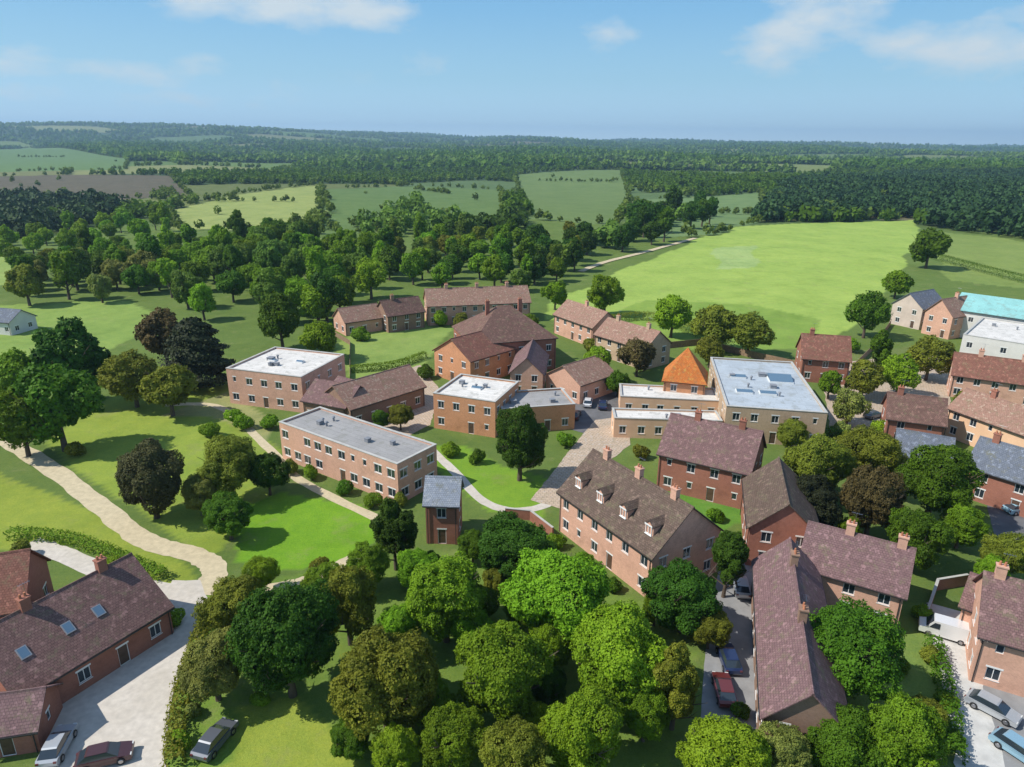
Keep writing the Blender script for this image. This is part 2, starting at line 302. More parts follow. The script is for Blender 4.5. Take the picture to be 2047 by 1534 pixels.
c = rgbmix(t, st, c, rgbmix(t, 1.0, c, (.80, .86, .80), 'MULTIPLY'))
t.links.new(c, b.inputs[0]); b.inputs['Roughness'].default_value = .95; b.inputs['Specular IOR Level'].default_value = .12
bump(t, b, noise(t, 5, 6, .8), .7, .12)
me.materials.append(m); o = link('ground', me); o['kind'] = 'structure'
def sheet(name, px, m, z=.03, kerb=None, world=None):
    p0 = world or [G(u, v) for u, v in px]; pts = []
    for a, e in zip(p0, p0[1:]+p0[:1]):
        k = max(1, int((e-a).length/1.2)); nn = Vector((-(e-a).y, (e-a).x, 0)).normalized()
        for j in range(k): pts.append(a+(e-a)*j/k+nn*(rnd.uniform(-.16, .16) if m in ('gravel', 'paving') and j else rnd.uniform(-.04, .04)))
    bm = bmesh.new(); vs = [bm.verts.new((p.x, p.y, z)) for p in pts]; f = bm.faces.new(vs)
    if f.normal.z < 0: f.normal_flip()
    bmesh.ops.triangulate(bm, faces=[f]); me = bpy.data.meshes.new(name); bm.to_mesh(me); bm.free()
    uv = me.uv_layers.new(name='UVMap')
    for l_ in me.loops: c = me.vertices[l_.vertex_index].co; uv.data[l_.index].uv = (c.x, c.y)
    me.materials.append(M[m]); o = link(name, me); o['kind'] = 'structure'; return o
def smoothline(pts, n=9):
    out = []; P = [pts[0]]+pts+[pts[-1]]
    for i in range(1, len(P)-2):
        for k in range(n):
            t_ = k/n; a, b_, c_, d_ = P[i-1], P[i], P[i+1], P[i+2]
            out.append(.5*((2*b_)+(-a+c_)*t_+(2*a-5*b_+4*c_-d_)*t_*t_+(-a+3*b_-3*c_+d_)*t_**3))
    out.append(pts[-1]); return out
def strip(name, px, width, m, z=.034, terr=False):
    pts = smoothline([(GT(u, v) if terr else G(u, v)) for u, v in px]); A = []; B = []
    for i, p in enumerate(pts):
        d = (pts[min(i+1, len(pts)-1)]-pts[max(i-1, 0)]); n = Vector((-d.y, d.x, 0)).normalized()*width/2*(1+.03*math.sin(i*1.7))
        za = lambda q_: (H1(q_.x, q_.y)+.25 if terr else z)
        a_ = p+n*rnd.uniform(.9, 1.1); b_ = p-n*rnd.uniform(.9, 1.1); A.append((*a_.xy, za(a_))); B.append((*b_.xy, za(b_)))
    mb = MB()
    for i in range(len(A)-1): mb.face([B[i], B[i+1], A[i+1], A[i]])
    o = mb.build(name, m); o['kind'] = 'structure'; return o
strip('path', [(-120, 800), (-20, 862), (100, 935), (200, 1012), (290, 1080), (385, 1108), (430, 1140), (400, 1190)], 3.0, 'path_gravel')
strip('path', [(60, 1085), (130, 1110), (220, 1150), (300, 1175), (390, 1190)], 2.6, 'gravel', .04)
strip('path', [(400, 1165), (500, 1180), (600, 1165), (660, 1140), (740, 1100)], 2.0, 'path_gravel', .028)
strip('path', [(1160, 545), (1210, 525), (1290, 505), (1390, 478)], 3, 'path_gravel', terr=True)
strip('path', [(330, 810), (440, 815), (540, 900), (600, 960), (760, 1040)], 1.6, 'path_gravel', .026)
strip('path', [(840, 880), (900, 935), (980, 1010), (1090, 1010), (1180, 930)], 1.6, 'gravel', .026)
sheet('drive', [(20, 1340), (200, 1280), (330, 1215), (345, 1160), (400, 1160), (418, 1200), (375, 1290), (345, 1400), (330, 1500), (345, 1700), (20, 1700), (90, 1500)], 'gravel', .036)
sheet('yard', [(1060, 1000), (1140, 900), (1190, 840), (1260, 830), (1260, 890), (1180, 950), (1130, 1020)], 'paving', .036)
sheet('road', [(1120, 770), (1230, 775), (1255, 835), (1180, 870), (1110, 850)], 'tarmac', .032)
sheet('yard', [(1440, 1120), (1530, 1080), (1560, 1200), (1560, 1420), (1520, 1460), (1400, 1440), (1410, 1300)], 'tarmac_pale', .03)
sheet('road', [(1868, 1215), (1925, 1225), (1975, 1290), (2160, 1360), (2200, 1800), (1940, 1800), (1925, 1500), (1905, 1380)], 'tarmac_pale', .03)
strip('pavement', [(1890, 1215), (1893, 1250), (1915, 1330), (1940, 1440), (1962, 1560), (1970, 1750)], 3.6, 'paving_pale', .045)
sheet('yard', [(600, 830), (700, 770), (840, 730), (880, 780), (860, 850), (800, 880)], 'paving', .03)
sheet('yard', [(1640, 730), (1900, 700), (1900, 860), (1800, 900), (1660, 860)], 'paving', .022)
sheet('road', [(1960, 960), (2100, 960), (2140, 1080), (1990, 1080)], 'tarmac', .03)
# ------------------------------------------------------------------ buildings
WC = {}
def win_mesh(w_, h_, door=False):
    k = (round(w_, 2), round(h_, 2), door)
    if k in WC: return WC[k]
    f = MB(); t_ = .07; d = .05
    f.box((-w_/2, -d, 0), (w_/2, d, t_)); f.box((-w_/2, -d, h_-t_), (w_/2, d, h_)); f.box((-w_/2, -d, t_), (-w_/2+t_, d, h_-t_)); f.box((w_/2-t_, -d, t_), (w_/2, d, h_-t_))
    f.box((-w_/2-.12, -.135, h_+.004), (w_/2+.12, -.09, h_+.2))
    if w_ > .9 and not door:
        n = 2 if w_ < 1.7 else 3
        for i in range(1, n): x = -w_/2+w_*i/n; f.box((x-.03, -d*.8, t_), (x+.03, d*.8, h_-t_))
        f.box((-w_/2-.06, -.17, -.06), (w_/2+.06, -.02, -.002))
    pn = MB()
    if door:
        pn.box((-w_/2+t_, -.03, t_*.2), (w_/2-t_, .02, h_-t_)); pn.box((-w_/2+.2, -.045, .3), (w_/2-.2, -.0301, 1.0)); pn.box((-w_/2+.2, -.045, 1.2), (w_/2-.2, -.0301, h_-.25))
    else: pn.face([(-w_/2+t_, 0, t_), (w_/2-t_, 0, t_), (w_/2-t_, 0, h_-t_), (-w_/2+t_, 0, h_-t_)])
    WC[k] = (f.mesh('window_frame' if not door else 'door_frame', 'white_paint'), pn.mesh('pane', 'door_wood' if door else 'pane_glass')); return WC[k]
def facade(mb, A, B, h, ops):
    A = Vector((*A, 0)); B = Vector((*B, 0)); W = (B-A).length; d = (B-A)/W; n = Vector((d.y, -d.x, 0))
    xs = sorted({0, W, *[o_[0] for o_ in ops], *[o_[0]+o_[2] for o_ in ops]}); zs = sorted({0, h, *[o_[1] for o_ in ops], *[o_[1]+o_[3] for o_ in ops]})
    P = lambda x, z, i=0: A+d*x+Vector((0, 0, z))-n*i
    for i in range(len(xs)-1):
        for j in range(len(zs)-1):
            cx = (xs[i]+xs[i+1])/2; cz = (zs[j]+zs[j+1])/2
            if any(o_[0] < cx < o_[0]+o_[2] and o_[1] < cz < o_[1]+o_[3] for o_ in ops): continue
            mb.face([P(xs[i], zs[j]), P(xs[i+1], zs[j]), P(xs[i+1], zs[j+1]), P(xs[i], zs[j+1])])
    res = []
    for (x, z, w_, h_, dr) in ops:
        x1, z1 = x+w_, z+h_; r = .2
        mb.face([P(x, z), P(x, z, r), P(x1, z, r), P(x1, z)]); mb.face([P(x, z1), P(x1, z1), P(x1, z1, r), P(x, z1, r)])
        mb.face([P(x, z), P(x, z1), P(x, z1, r), P(x, z, r)]); mb.face([P(x1, z), P(x1, z, r), P(x1, z1, r), P(x1, z1)])
        res.append((P(x+w_/2, z, .12), math.atan2(d.y, d.x), w_, h_, dr))
    return res
def openings(W, h, storeys, every=2.8, ww=1.2, wh=1.35, door=False, skip=None):
    n = max(1, int((W-.8)/every)); o_ = []
    if W < 2.4: return o_
    for s_ in range(storeys):
        z0 = s_*h/storeys; sl = min(.9, (h/storeys-wh)*.6)
        for i in range(n):
            x = W*(i+.5)/n+rnd.choice((0, 0, 0, -.2, .25))*(storeys > 0 and n > 2)*.6
            if n > 3 and not (door and s_ == 0 and i == n//2) and rnd.random() < .08: continue
            small = rnd.random() < .13
            if door and s_ == 0 and i == n//2: o_.append((x-.55, .02, 1.1, 2.15, True))
            elif small: o_.append((x-.35, z0+sl+.35, .7, wh-.35, False))
            else: o_.append((x-ww/2, z0+sl, ww, wh, False))
    return o_
def wing(root, Lp, Rp, D, h, roof='gable', rise=3, wall='brick_red', rm='tile_brown', storeys=2, every=2.8, ww=1.2, wh=1.35, door=True, chim=(), over=.4, dormers=0, sides='fblr', vents=0, sky=()):
    W = (Rp-Lp).xy.length; ang = math.atan2(Rp.y-Lp.y, Rp.x-Lp.x)
    MW = Matrix.Translation((Lp.x, Lp.y, 0)) @ Matrix.Rotation(ang, 4, 'Z'); RM = Matrix.Translation(root.location) @ Matrix.Rotation(root.rotation_euler.z, 4, 'Z')
    ML = RM.inverted() @ MW
    mb = MB(); wins = []
    for key, a, b_ in (('f', (0, 0), (W, 0)), ('r', (W, 0), (W, D)), ('b', (W, D), (0, D)), ('l', (0, D), (0, 0))):
        ln = (Vector(a)-Vector(b_)).length
        wins += facade(mb, a, b_, h, openings(ln, h, storeys, every, ww, wh, door and key in 'f') if key in sides else [])
    if roof == 'gable': mb.face([(0, D, h), (0, 0, h), (0, D/2, h+rise)]); mb.face([(W, 0, h), (W, D, h), (W, D/2, h+rise)])
    if roof == 'cross': mb.face([(0, 0, h), (W, 0, h), (W/2, 0, h+rise)]); mb.face([(W, D, h), (0, D, h), (W/2, D, h+rise)])
    if roof == 'flat':
        for (x0, y0, x1, y1) in ((0, 0, W, .32), (0, D-.32, W, D), (0, .32, .32, D-.32), (W-.32, .32, W, D-.32)): mb.box((x0, y0, h+.003), (x1, y1, h+.35))
    mb.build('wall', wall, root, ML)
    for (p, a, w_, h_, dr) in wins:
        f, pn = win_mesh(w_, h_, dr); mloc = ML @ Matrix.Translation(p) @ Matrix.Rotation(a, 4, 'Z')
        fo = link('door' if dr else 'window', f, root, mloc); link('door_leaf' if dr else 'pane', pn, fo)
    rb = MB(); t_ = .14
    if roof == 'gable' or roof == 'cross':
        w2, half, ln = (rise, D/2, W) if roof == 'gable' else (rise, W/2, D); sl = rise/half; og = .35
        def T(a, c_, z): return (a, c_, z) if roof == 'gable' else (c_, a, z)
        for sgn in (0, 1):
            e = -over if sgn == 0 else 2*half+over; nn = 7
            ze = h-over*sl+.05
            for k in range(1):
                b0 = [T(-og, e, ze), T(ln+og, e, ze), T(ln+og, half, h+rise+.05), T(-og, half, h+rise+.05)]
                if roof == 'cross': b0 = b0[::-1]
                if sgn: b0 = b0[::-1]
                rb.face([(x, y, z+t_) for x, y, z in b0]); rb.face(b0[::-1])
                for q_ in range(4):
                    a_, c_ = b0[q_], b0[(q_+1) % 4]; rb.face([a_, c_, (c_[0], c_[1], c_[2]+t_), (a_[0], a_[1], a_[2]+t_)])
        zr = h+rise+t_+.05
        rb.hexa([T(-og, half-.16, zr-.12), T(ln+og, half-.16, zr-.12), T(ln+og, half+.16, zr-.12), T(-og, half+.16, zr-.12), T(-og, half-.05, zr+.09), T(ln+og, half-.05, zr+.09), T(ln+og, half+.05, zr+.09), T(-og, half+.05, zr+.09)])
    elif roof == 'hip':
        o_ = over; ins = min(D, W)/2; z0 = h-.12; z1 = h+.06
        E_ = [(-o_, -o_), (W+o_, -o_), (W+o_, D+o_), (-o_, D+o_)]
        if W >= D: r0, r1 = (ins, D/2, h+rise), (W-ins, D/2, h+rise)
        else: r0, r1 = (W/2, ins, h+rise), (W/2, D-ins, h+rise)
        Tp = [(x, y, z1) for x, y in E_]; Bt = [(x, y, z0) for x, y in E_]
        if (r0[0]-r1[0])**2+(r0[1]-r1[1])**2 < .01: 
            for k in range(4): rb.face([Tp[k], Tp[(k+1) % 4], r0])
        elif W >= D: rb.face([Tp[0], Tp[1], r1, r0]); rb.face([Tp[1], Tp[2], r1]); rb.face([Tp[2], Tp[3], r0, r1]); rb.face([Tp[3], Tp[0], r0])
        else: rb.face([Tp[0], Tp[1], r0]); rb.face([Tp[1], Tp[2], r1, r0]); rb.face([Tp[2], Tp[3], r1]); rb.face([Tp[3], Tp[0], r0, r1])
        for k in range(4): rb.face([Bt[k], Bt[(k+1) % 4], Tp[(k+1) % 4], Tp[k]])
        rb.face(Bt[::-1])
    else:
        rb.box((.322, .322, h-.05), (W-.322, D-.322, h+.1))
    ro = rb.build('roof', rm, root, ML)
    if roof == 'flat':
        cp = MB()
        for (x0, y0, x1, y1) in ((-.06, -.06, W+.06, .38), (-.06, D-.38, W+.06, D+.06), (-.06, .38, .38, D-.38), (W-.38, .38, W+.06, D-.38)): cp.box((x0, y0, h+.353), (x1, y1, h+.45))
        cp.build('coping', 'concrete', root, ML)
        for k in range(vents):
            x = W*rnd.uniform(.12, .88); y = D*rnd.uniform(.25, .75); vb = MB(); s_ = rnd.uniform(.3, .7)
            if k % 2: vb.tube((x, y, h+.1), (x, y, h+.75), .18, .18, 10); vb.tube((x, y, h+.75), (x, y, h+.95), .32, .2, 10)
            else: vb.box((x-s_, y-s_, h+.1), (x+s_, y+s_, h+.7)); vb.box((x-s_-.06, y-s_-.06, h+.703), (x+s_+.06, y+s_+.06, h+.76))
            vb.build('roof_vent', 'lead', ro)
        for (fx, fy, sx_, sy_) in sky:
            x, y = W*fx, D*fy; sb = MB(); sb.box((x-sx_/2, y-sy_/2, h+.1), (x+sx_/2, y+sy_/2, h+.4)); cu = sb.build('skylight', 'white_paint', ro)
            gb = MB(); zt = h+.4+min(sx_, sy_)*.16
            a_ = [(x-sx_/2+.08, y-sy_/2+.08, h+.403), (x+sx_/2-.08, y-sy_/2+.08, h+.403), (x+sx_/2-.08, y+sy_/2-.08, h+.403), (x-sx_/2+.08, y+sy_/2-.08, h+.403)]; r0 = (x-sx_/2+.08, y, zt); r1 = (x+sx_/2-.08, y, zt)
            gb.face([a_[0], a_[1], r1, r0]); gb.face([a_[2], a_[3], r0, r1]); gb.face([a_[1], a_[2], r1]); gb.face([a_[3], a_[0], r0]); gb.build('pane', 'skylight_glass', cu)
    else:
        if roof in ('gable', 'hip'):
            for y in (-over-.09, D+over-.01): gu = MB(); gu.box((-.3, y, h-over*(rise/(D/2) if roof == 'gable' else 0)-.02), (W+.3, y+.1, h-over*(rise/(D/2) if roof == 'gable' else 0)+.08)); gu.build('gutter', 'black_plastic', root, ML)
        else:
            for x in (-over-.09, over+W-.01): gu = MB(); gu.box((x, -.3, h-over*rise/(W/2)-.02), (x+.1, D+.3, h-over*rise/(W/2)+.08)); gu.build('gutter', 'black_plastic', root, ML)
        for (x, y) in ((.25, -.1), (W-.25, -.1), (.25, D+.1), (W-.25, D+.1)):
            if roof != 'cross': dp = MB(); dp.tube((x, y, 0), (x, y, h-.25), .05, .05, 6); dp.tube((x, y, h-.25), (x, y*1+(-over if y < 0 else over), h-.1-(over*rise/(D/2) if roof == 'gable' else 0)+.05), .05, .05, 6); dp.build('downpipe', 'black_plastic', root, ML)
    for (fx, fy) in chim:
        x, y = W*fx, D*fy; zc = h+rise+1.2; cb = MB(); cb.box((x-.45, y-.35, h+.2), (x+.45, y+.35, zc)); cb.box((x-.53, y-.43, zc+.003), (x+.53, y+.43, zc+.14)); ch = cb.build('chimney', wall if wall.startswith('brick') else 'brick_red', ro)
        if rnd.random() < .6:
            ab = MB(); ab.tube((x+.3, y, zc), (x+.3, y, zc+1.5), .02, .02, 5); ab.tube((x-.2, y, zc+1.45), (x+.9, y, zc+1.45), .015, .015, 5)
            for q_ in range(5): ab.tube((x-.1+q_*.22, y-.25, zc+1.45), (x-.1+q_*.22, y+.25, zc+1.45), .01, .01, 4)
            ab.build('aerial', 'steel', ch)
        for dx in (-.22, .22):
            pb = MB(); pb.tube((x+dx, y, zc+.143), (x+dx, y, zc+.55), .13, .10, 10); pb.build('chimney_pot', 'terracotta', ch)
    for k in range(dormers):
        x = W*(k+.5)/dormers; db = MB(); y0 = D*.12; zb = h+rise*.24-.1; zt = zb+1.5
        db.box((x-.7, y0, zb), (x+.7, D*.42, zt)); db.face([(x-.7, y0, zt), (x+.7, y0, zt), (x, y0, zt+.6)]); d_ = db.build('dormer', wall, ro)
        f, pn = win_mesh(1.0, 1.1); fo = link('window', f, d_, Matrix.Translation((x, y0-.06, zb+.3)))
        rr = MB()
        for sg in (-1, 1): rr.hexa([(x+sg*.85, y0-.2, zt-.06), (x+sg*.85, D*.46, zt-.06), (x, D*.46, zt+.62), (x, y0-.2, zt+.62), (x+sg*.85, y0-.2, zt+.04), (x+sg*.85, D*.46, zt+.04), (x, D*.46, zt+.72), (x, y0-.2, zt+.72)])
        rr.build('dormer_roof', rm, d_)
def rooflights(root, Lp, Rp, D, h, rise, xs, f=.45):
    ang = math.atan2(Rp.y-Lp.y, Rp.x-Lp.x); ML = Matrix.Translation(root.location).inverted() @ Matrix.Translation((Lp.x, Lp.y, 0)) @ Matrix.Rotation(ang, 4, 'Z'); sl = math.atan2(rise, D/2); W = (Rp-Lp).xy.length
    for fx in xs:
        b = MB(); b.box((-.45, -.6, 0), (.45, .6, .12)); o = b.build('rooflight', 'lead', root, ML @ Matrix.Translation((W*fx, D/2*f, h+rise*f+.2)) @ Matrix.Rotation(sl, 4, 'X')); g = MB(); g.face([(-.36, -.5, .125), (.36, -.5, .125), (.36, .5, .125), (-.36, .5, .125)]); g.build('pane', 'skylight_glass', o)
def bld(name, label, cat, wings, group=None):
    u, v = wings[0][0]; z = wings[0][3]; p = G(u, v, z); root = thing(name, label, cat, (p.x, p.y, 0), 0, group)
    for (a, b_, D, h, kw) in wings: wing(root, G(*a, h), G(*b_, h), D, h, **kw)
    return root
d_ = dict
bld('classroom_block', 'two storey pink brick block with pale flat roof beside the dark cedar', 'building', [
 ((452, 740), (602, 758), 16, 7, d_(roof='flat', wall='brick_pink', rm='membrane_pale', vents=5, every=3.1, ww=1.4, sky=((.3, .5, 1.6, 1.2), (.65, .55, 1.6, 1.2)))),
 ((605, 800), (690, 815), 9, 4.2, d_(roof='gable', rise=2.6, wall='brick_brown', rm='tile_plum', storeys=1))])
bld('long_classroom_block', 'long two storey brick block with grey flat roof sloping away down the lawn', 'building', [
 ((558, 848), (794, 933), 8.5, 6.2, d_(roof='flat', wall='brick_pink', rm='membrane_grey', vents=6, every=2.5, ww=1.5))])
bld('library_block', 'orange brick block with white flat roof behind the round dark tree', 'building', [
 ((866, 790), (990, 808), 12, 6.5, d_(roof='flat', wall='brick_orange', rm='membrane_pale', vents=4, sky=((.5, .5, 2, 1.5),))),
 ((1003, 822), (1150, 812), 9, 4.6, d_(roof='flat', wall='brick_orange', rm='membrane_grey', storeys=1, vents=3))])
bld('main_hall', 'large dark brown roofed brick hall in the middle of the village with a red wing', 'building', [
 ((945, 690), (1112, 676), 17, 7.5, d_(roof='hip', rise=6.5, wall='brick_red', rm='tile_brown', chim=((.3, .5), (.7, .5)))),
 ((868, 700), (940, 722), 14, 6, d_(roof='cross', rise=3.6, wall='brick_orange', rm='tile_red')),
 ((1020, 745), (1085, 748), 14, 5, d_(roof='cross', rise=3.2, wall='brick_pink', rm='tile_purple')),
 ((1092, 748), (1160, 770), 11, 4.2, d_(roof='cross', rise=2.8, wall='brick_pink', rm='tile_pink', storeys=1))])
bld('terraced_house', 'long pink tiled terrace at the back of the village below the tree belt', 'house', [
 ((855, 612), (1060, 604), 10, 5.8, d_(roof='gable', rise=3.8, wall='brick_pink', rm='tile_pink', chim=((.2, .5), (.5, .5), (.8, .5))))])
bld('cottage_row', 'low row with brown and pink roofs left of the long terrace beside the lawn', 'house', [
 ((775, 632), (848, 622), 8, 4.8, d_(roof='gable', rise=3.4, wall='brick_brown', rm='tile_brown', chim=((.3, .5),))),
 ((690, 645), (765, 634), 8, 3.8, d_(roof='gable', rise=3, wall='brick_pink', rm='tile_pink', storeys=1))])
bld('terraced_house', 'stepped pale pink terrace running down to the right beside the green field', 'house', [
 ((1108, 628), (1185, 655), 9, 5.4, d_(roof='gable', rise=3.4, wall='brick_pink', rm='tile_pink', chim=((.5, .5),))),
 ((1190, 668), (1290, 698), 9, 5.2, d_(roof='gable', rise=3.4, wall='brick_buff', rm='tile_pink', chim=((.2, .5), (.8, .5))))])
bld('village_hall', 'pink roofed low building with brown shaded front between the two flat roofed blocks', 'building', [
 ((700, 818), (848, 772), 9.5, 4.2, d_(roof='gable', rise=3.2, wall='brick_brown', rm='tile_pink', storeys=1)),
 ((648, 790), (700, 806), 8, 3.6, d_(roof='gable', rise=2.6, wall='brick_brown', rm='tile_purple', storeys=1))])
bld('orange_roofed_house', 'small house with bright orange pyramid tiled roof behind the beige annexe', 'house', [
 ((1327, 762), (1410, 770), 8, 5.6, d_(roof='hip', rise=6.2, wall='brick_orange', rm='tile_orange')),
 ((1240, 796), (1440, 806), 7.5, 3.4, d_(roof='flat', wall='render_beige', rm='membrane_pale', storeys=1, vents=2))])
bld('sports_hall', 'wide hall with pale blue grey flat roof and skylights right of the orange roof', 'building', [
 ((1452, 816), (1654, 830), 30, 6.2, d_(roof='flat', wall='brick_buff', rm='membrane_blue', vents=7, sky=((.72, .62, 4.5, 6), (.25, .3, 3, 2), (.25, .6, 3, 2), (.5, .3, 3, 2)))),
 ((1228, 840), (1444, 846), 5, 3.4, d_(roof='flat', wall='render_beige', rm='membrane_pale', storeys=1, vents=2))])
bld('red_roofed_house', 'red tiled house on the field edge behind the blue grey sports hall', 'house', [
 ((1605, 715), (1700, 722), 9, 5.6, d_(roof='gable', rise=4.2, wall='brick_red', rm='tile_red', chim=((.2, .5),)))])
bld('quadrangle_building', 'dark roofed brick quadrangle round a small grass court near the centre', 'building', [
 ((1120, 982), (1305, 1112), 11, 6, d_(roof='gable', rise=4.6, wall='brick_pink', rm='tile_dark', chim=((.15, .5), (.5, .5), (.85, .5)), dormers=4)),
 ((1318, 905), (1498, 946), 10.5, 6, d_(roof='gable', rise=4.4, wall='brick_red', rm='tile_plum', chim=((.3, .5), (.8, .5)))),
 ((1490, 958), (1500, 1052), 8, 5.6, d_(roof='gable', rise=3.6, wall='brick_red', rm='tile_dark', door=False))])
bld('almshouse_range', 'long purple red tiled range bending round the big deep green tree', 'building', [
 ((1512, 1120), (1530, 1430), 6.4, 5.2, d_(roof='gable', rise=3.2, wall='brick_brown', rm='tile_purple', chim=((.2, .5), (.6, .5)))),
 ((1600, 1130), (1808, 1190), 8, 5.2, d_(roof='gable', rise=3.4, wall='brick_pink', rm='tile_purple', chim=((.4, .5), (.9, .5))))])
bld('detached_house', 'brown roofed pink brick house by the road at the right edge', 'house', [
 ((1962, 1268), (2140, 1318), 9.5, 5.6, d_(roof='gable', rise=4, wall='brick_pink', rm='tile_plum', chim=((.15, .5),))),
 ((1925, 1208), (1962, 1222), 5, 4, d_(roof='gable', rise=2.4, wall='brick_pink', rm='tile_plum', storeys=1, door=False))])
bld('detached_house', 'beige and pink pair of gabled houses beside the turquoise roof at the upper right', 'house', [
 ((1785, 606), (1845, 618), 12, 6.2, d_(roof='cross', rise=3.6, wall='render_blush', rm='slate')),
 ((1850, 622), (1905, 634), 11, 6.4, d_(roof='cross', rise=4, wall='brick_pink', rm='tile_pink', chim=((.5, .6),)))])
bld('swimming_hall', 'big white flat roofed hall with turquoise rear roof at the right edge', 'building', [
 ((1925, 672), (2100, 700), 24, 7, d_(roof='flat', wall='render_white', rm='membrane_pale', vents=4)),
 ((1905, 618), (2100, 646), 17, 7.6, d_(roof='gable', rise=3.2, wall='render_white', rm='teal_metal', door=False))])
bld('cottage', 'pink brown tiled cottage in front of the white hall at the right edge', 'house', [
 ((1905, 748), (2080, 772), 8, 5, d_(roof='gable', rise=3.6, wall='brick_pink', rm='tile_red', chim=((.3, .5), (.8, .5))))])
bld('cottage', 'brown roofed cottage left of the beige rendered terrace', 'house', [
 ((1775, 835), (1890, 850), 7.5, 4.8, d_(roof='gable', rise=3.4, wall='brick_red', rm='tile_brown', chim=((.2, .5),)))])
bld('terraced_house', 'beige rendered terrace with pink tiles running off the right edge', 'house', [
 ((1898, 815), (2080, 880), 8, 5.4, d_(roof='gable', rise=3, wall='render_beige', rm='tile_pink', chim=((.3, .5),)))])
bld('slate_cottage', 'blue grey slate roofed house behind the rich green round tree', 'house', [
 ((1935, 930), (2080, 975), 7.5, 5.2, d_(roof='gable', rise=3.4, wall='brick_red', rm='slate', chim=((.2, .5),))),
 ((1790, 905), (1900, 925), 6, 4.2, d_(roof='gable', rise=2.8, wall='brick_red', rm='slate', door=False))])
bld('slate_lodge', 'narrow red brick lodge with pale slate roof in front of the long block', 'house', [
 ((850, 1006), (914, 1008), 5, 6.0, d_(roof='gable', rise=2.4, wall='brick_red', rm='slate_pale'))])
barn = bld('barn_house', 'large dark brown roofed barn with pale gravel drive at the lower left', 'house', [
 ((35, 1395), (338, 1212), 11.5, 3.4, d_(roof='gable', rise=4.2, wall='brick_red', rm='tile_mauve', storeys=1, chim=((.3, .5), (.8, .5)))),
 ((-160, 1250), (45, 1215), 9, 4.2, d_(roof='gable', rise=4, wall='brick_red', rm='tile_red', storeys=1, door=False))])
rooflights(barn, G(35, 1395, 3.4), G(338, 1212, 3.4), 11.5, 3.4, 4.2, (.15, .42, .62))
bld('garage', 'small pink brown roofed outbuilding beside the drive in the bottom left corner', 'outbuilding', [
 ((-60, 1475), (70, 1455), 5, 2.6, d_(roof='gable', rise=1.8, wall='brick_red', rm='tile_purple', storeys=1))])
bld('blue_roofed_shed', 'low building with blue grey roof at the far left edge of the lawn', 'outbuilding', [
 ((-90, 636), (18, 645), 8, 3.6, d_(roof='gable', rise=2.4, wall='render_white', rm='slate', storeys=1))])
# ------------------------------------------------------------------ trees
def leafmesh(name, P, Nn, S, V, mats):
    n = len(P); r2 = np.random.default_rng(n)
    Nn = Nn/np.linalg.norm(Nn, axis=1, keepdims=True); a = r2.normal(size=(n, 3)); a -= (a*Nn).sum(1, keepdims=True)*Nn; a /= np.linalg.norm(a, axis=1, keepdims=True); b_ = np.cross(Nn, a)
    S = S[:, None]; fold = Nn*S*.35
    v = np.stack([P+a*S*1.25, P+b_*S*.8-fold, P-a*S*1.25, P-b_*S*.8-fold], 1).reshape(-1, 3)
    me = bpy.data.meshes.new(name); me.vertices.add(4*n); me.vertices.foreach_set('co', v.astype('f4').ravel()); fillmesh(me, np.arange(4*n).reshape(n, 4))
    at = me.attributes.new('leafv', 'FLOAT', 'FACE'); at.data.foreach_set('value', V.astype('f4'))
    for m_ in mats: me.materials.append(M[m_])
    return me
def crown_pts(seed, n, lobes, spread=.62, rl=(.3, .46), flat=.85, up=1.15, size=.03, ragged=.12):
    r2 = np.random.default_rng(seed); d = r2.normal(size=(lobes, 3)); d[:, 2] += .15; d /= np.linalg.norm(d, axis=1, keepdims=True)
    c = d*(r2.uniform(.55, 1.0, (lobes, 1)))*spread; c[:, 2] = c[:, 2]*flat; c = np.vstack([c, [[0, 0, .1]]]); rr = np.append(r2.uniform(*rl, lobes), .55)
    P = []; Q = []; V = []; need = n
    lb = r2.uniform(0, 1, len(rr)); area = rr**2; area /= area.sum()
    k = r2.choice(len(rr), size=n*5, p=area); dd = r2.normal(size=(n*5, 3)); dd /= np.linalg.norm(dd, axis=1, keepdims=True)
    sub = 1+ragged*(np.sin(dd[:, 0]*7+k)+np.sin(dd[:, 1]*8+k*2)+np.sin(dd[:, 2]*9+k*3))/2
    rad = rr[k]*sub*(1-np.abs(r2.normal(0, .16, n*5))+(r2.random(n*5) < .05)*(-.12)); p = c[k]+dd*rad[:, None]
    dm = np.min(np.linalg.norm(p[:, None, :]-c[None], axis=2)/rr[None], axis=1); ok = (dm > .72)
    f1 = np.sin(p[:, 0]*9+seed)*np.sin(p[:, 1]*8+seed*2)*np.sin(p[:, 2]*9+seed*3)+.6*np.sin(p[:, 0]*17+2)*np.sin(p[:, 1]*19+seed)*np.sin(p[:, 2]*18); ok &= (f1 < .34) | (r2.random(len(p)) < .25)
    p = p[ok][:n]; dd = dd[ok][:n]; k = k[ok][:n]
    nn = dd+r2.normal(0, .55, p.shape); nn[:, 2] += .25
    V = np.clip(lb[k]*.62+r2.uniform(0, .38, len(p)), 0, 1)
    p[:, 2] = p[:, 2]+up
    return p, nn, size*r2.uniform(.6, 1.4, len(p)), V
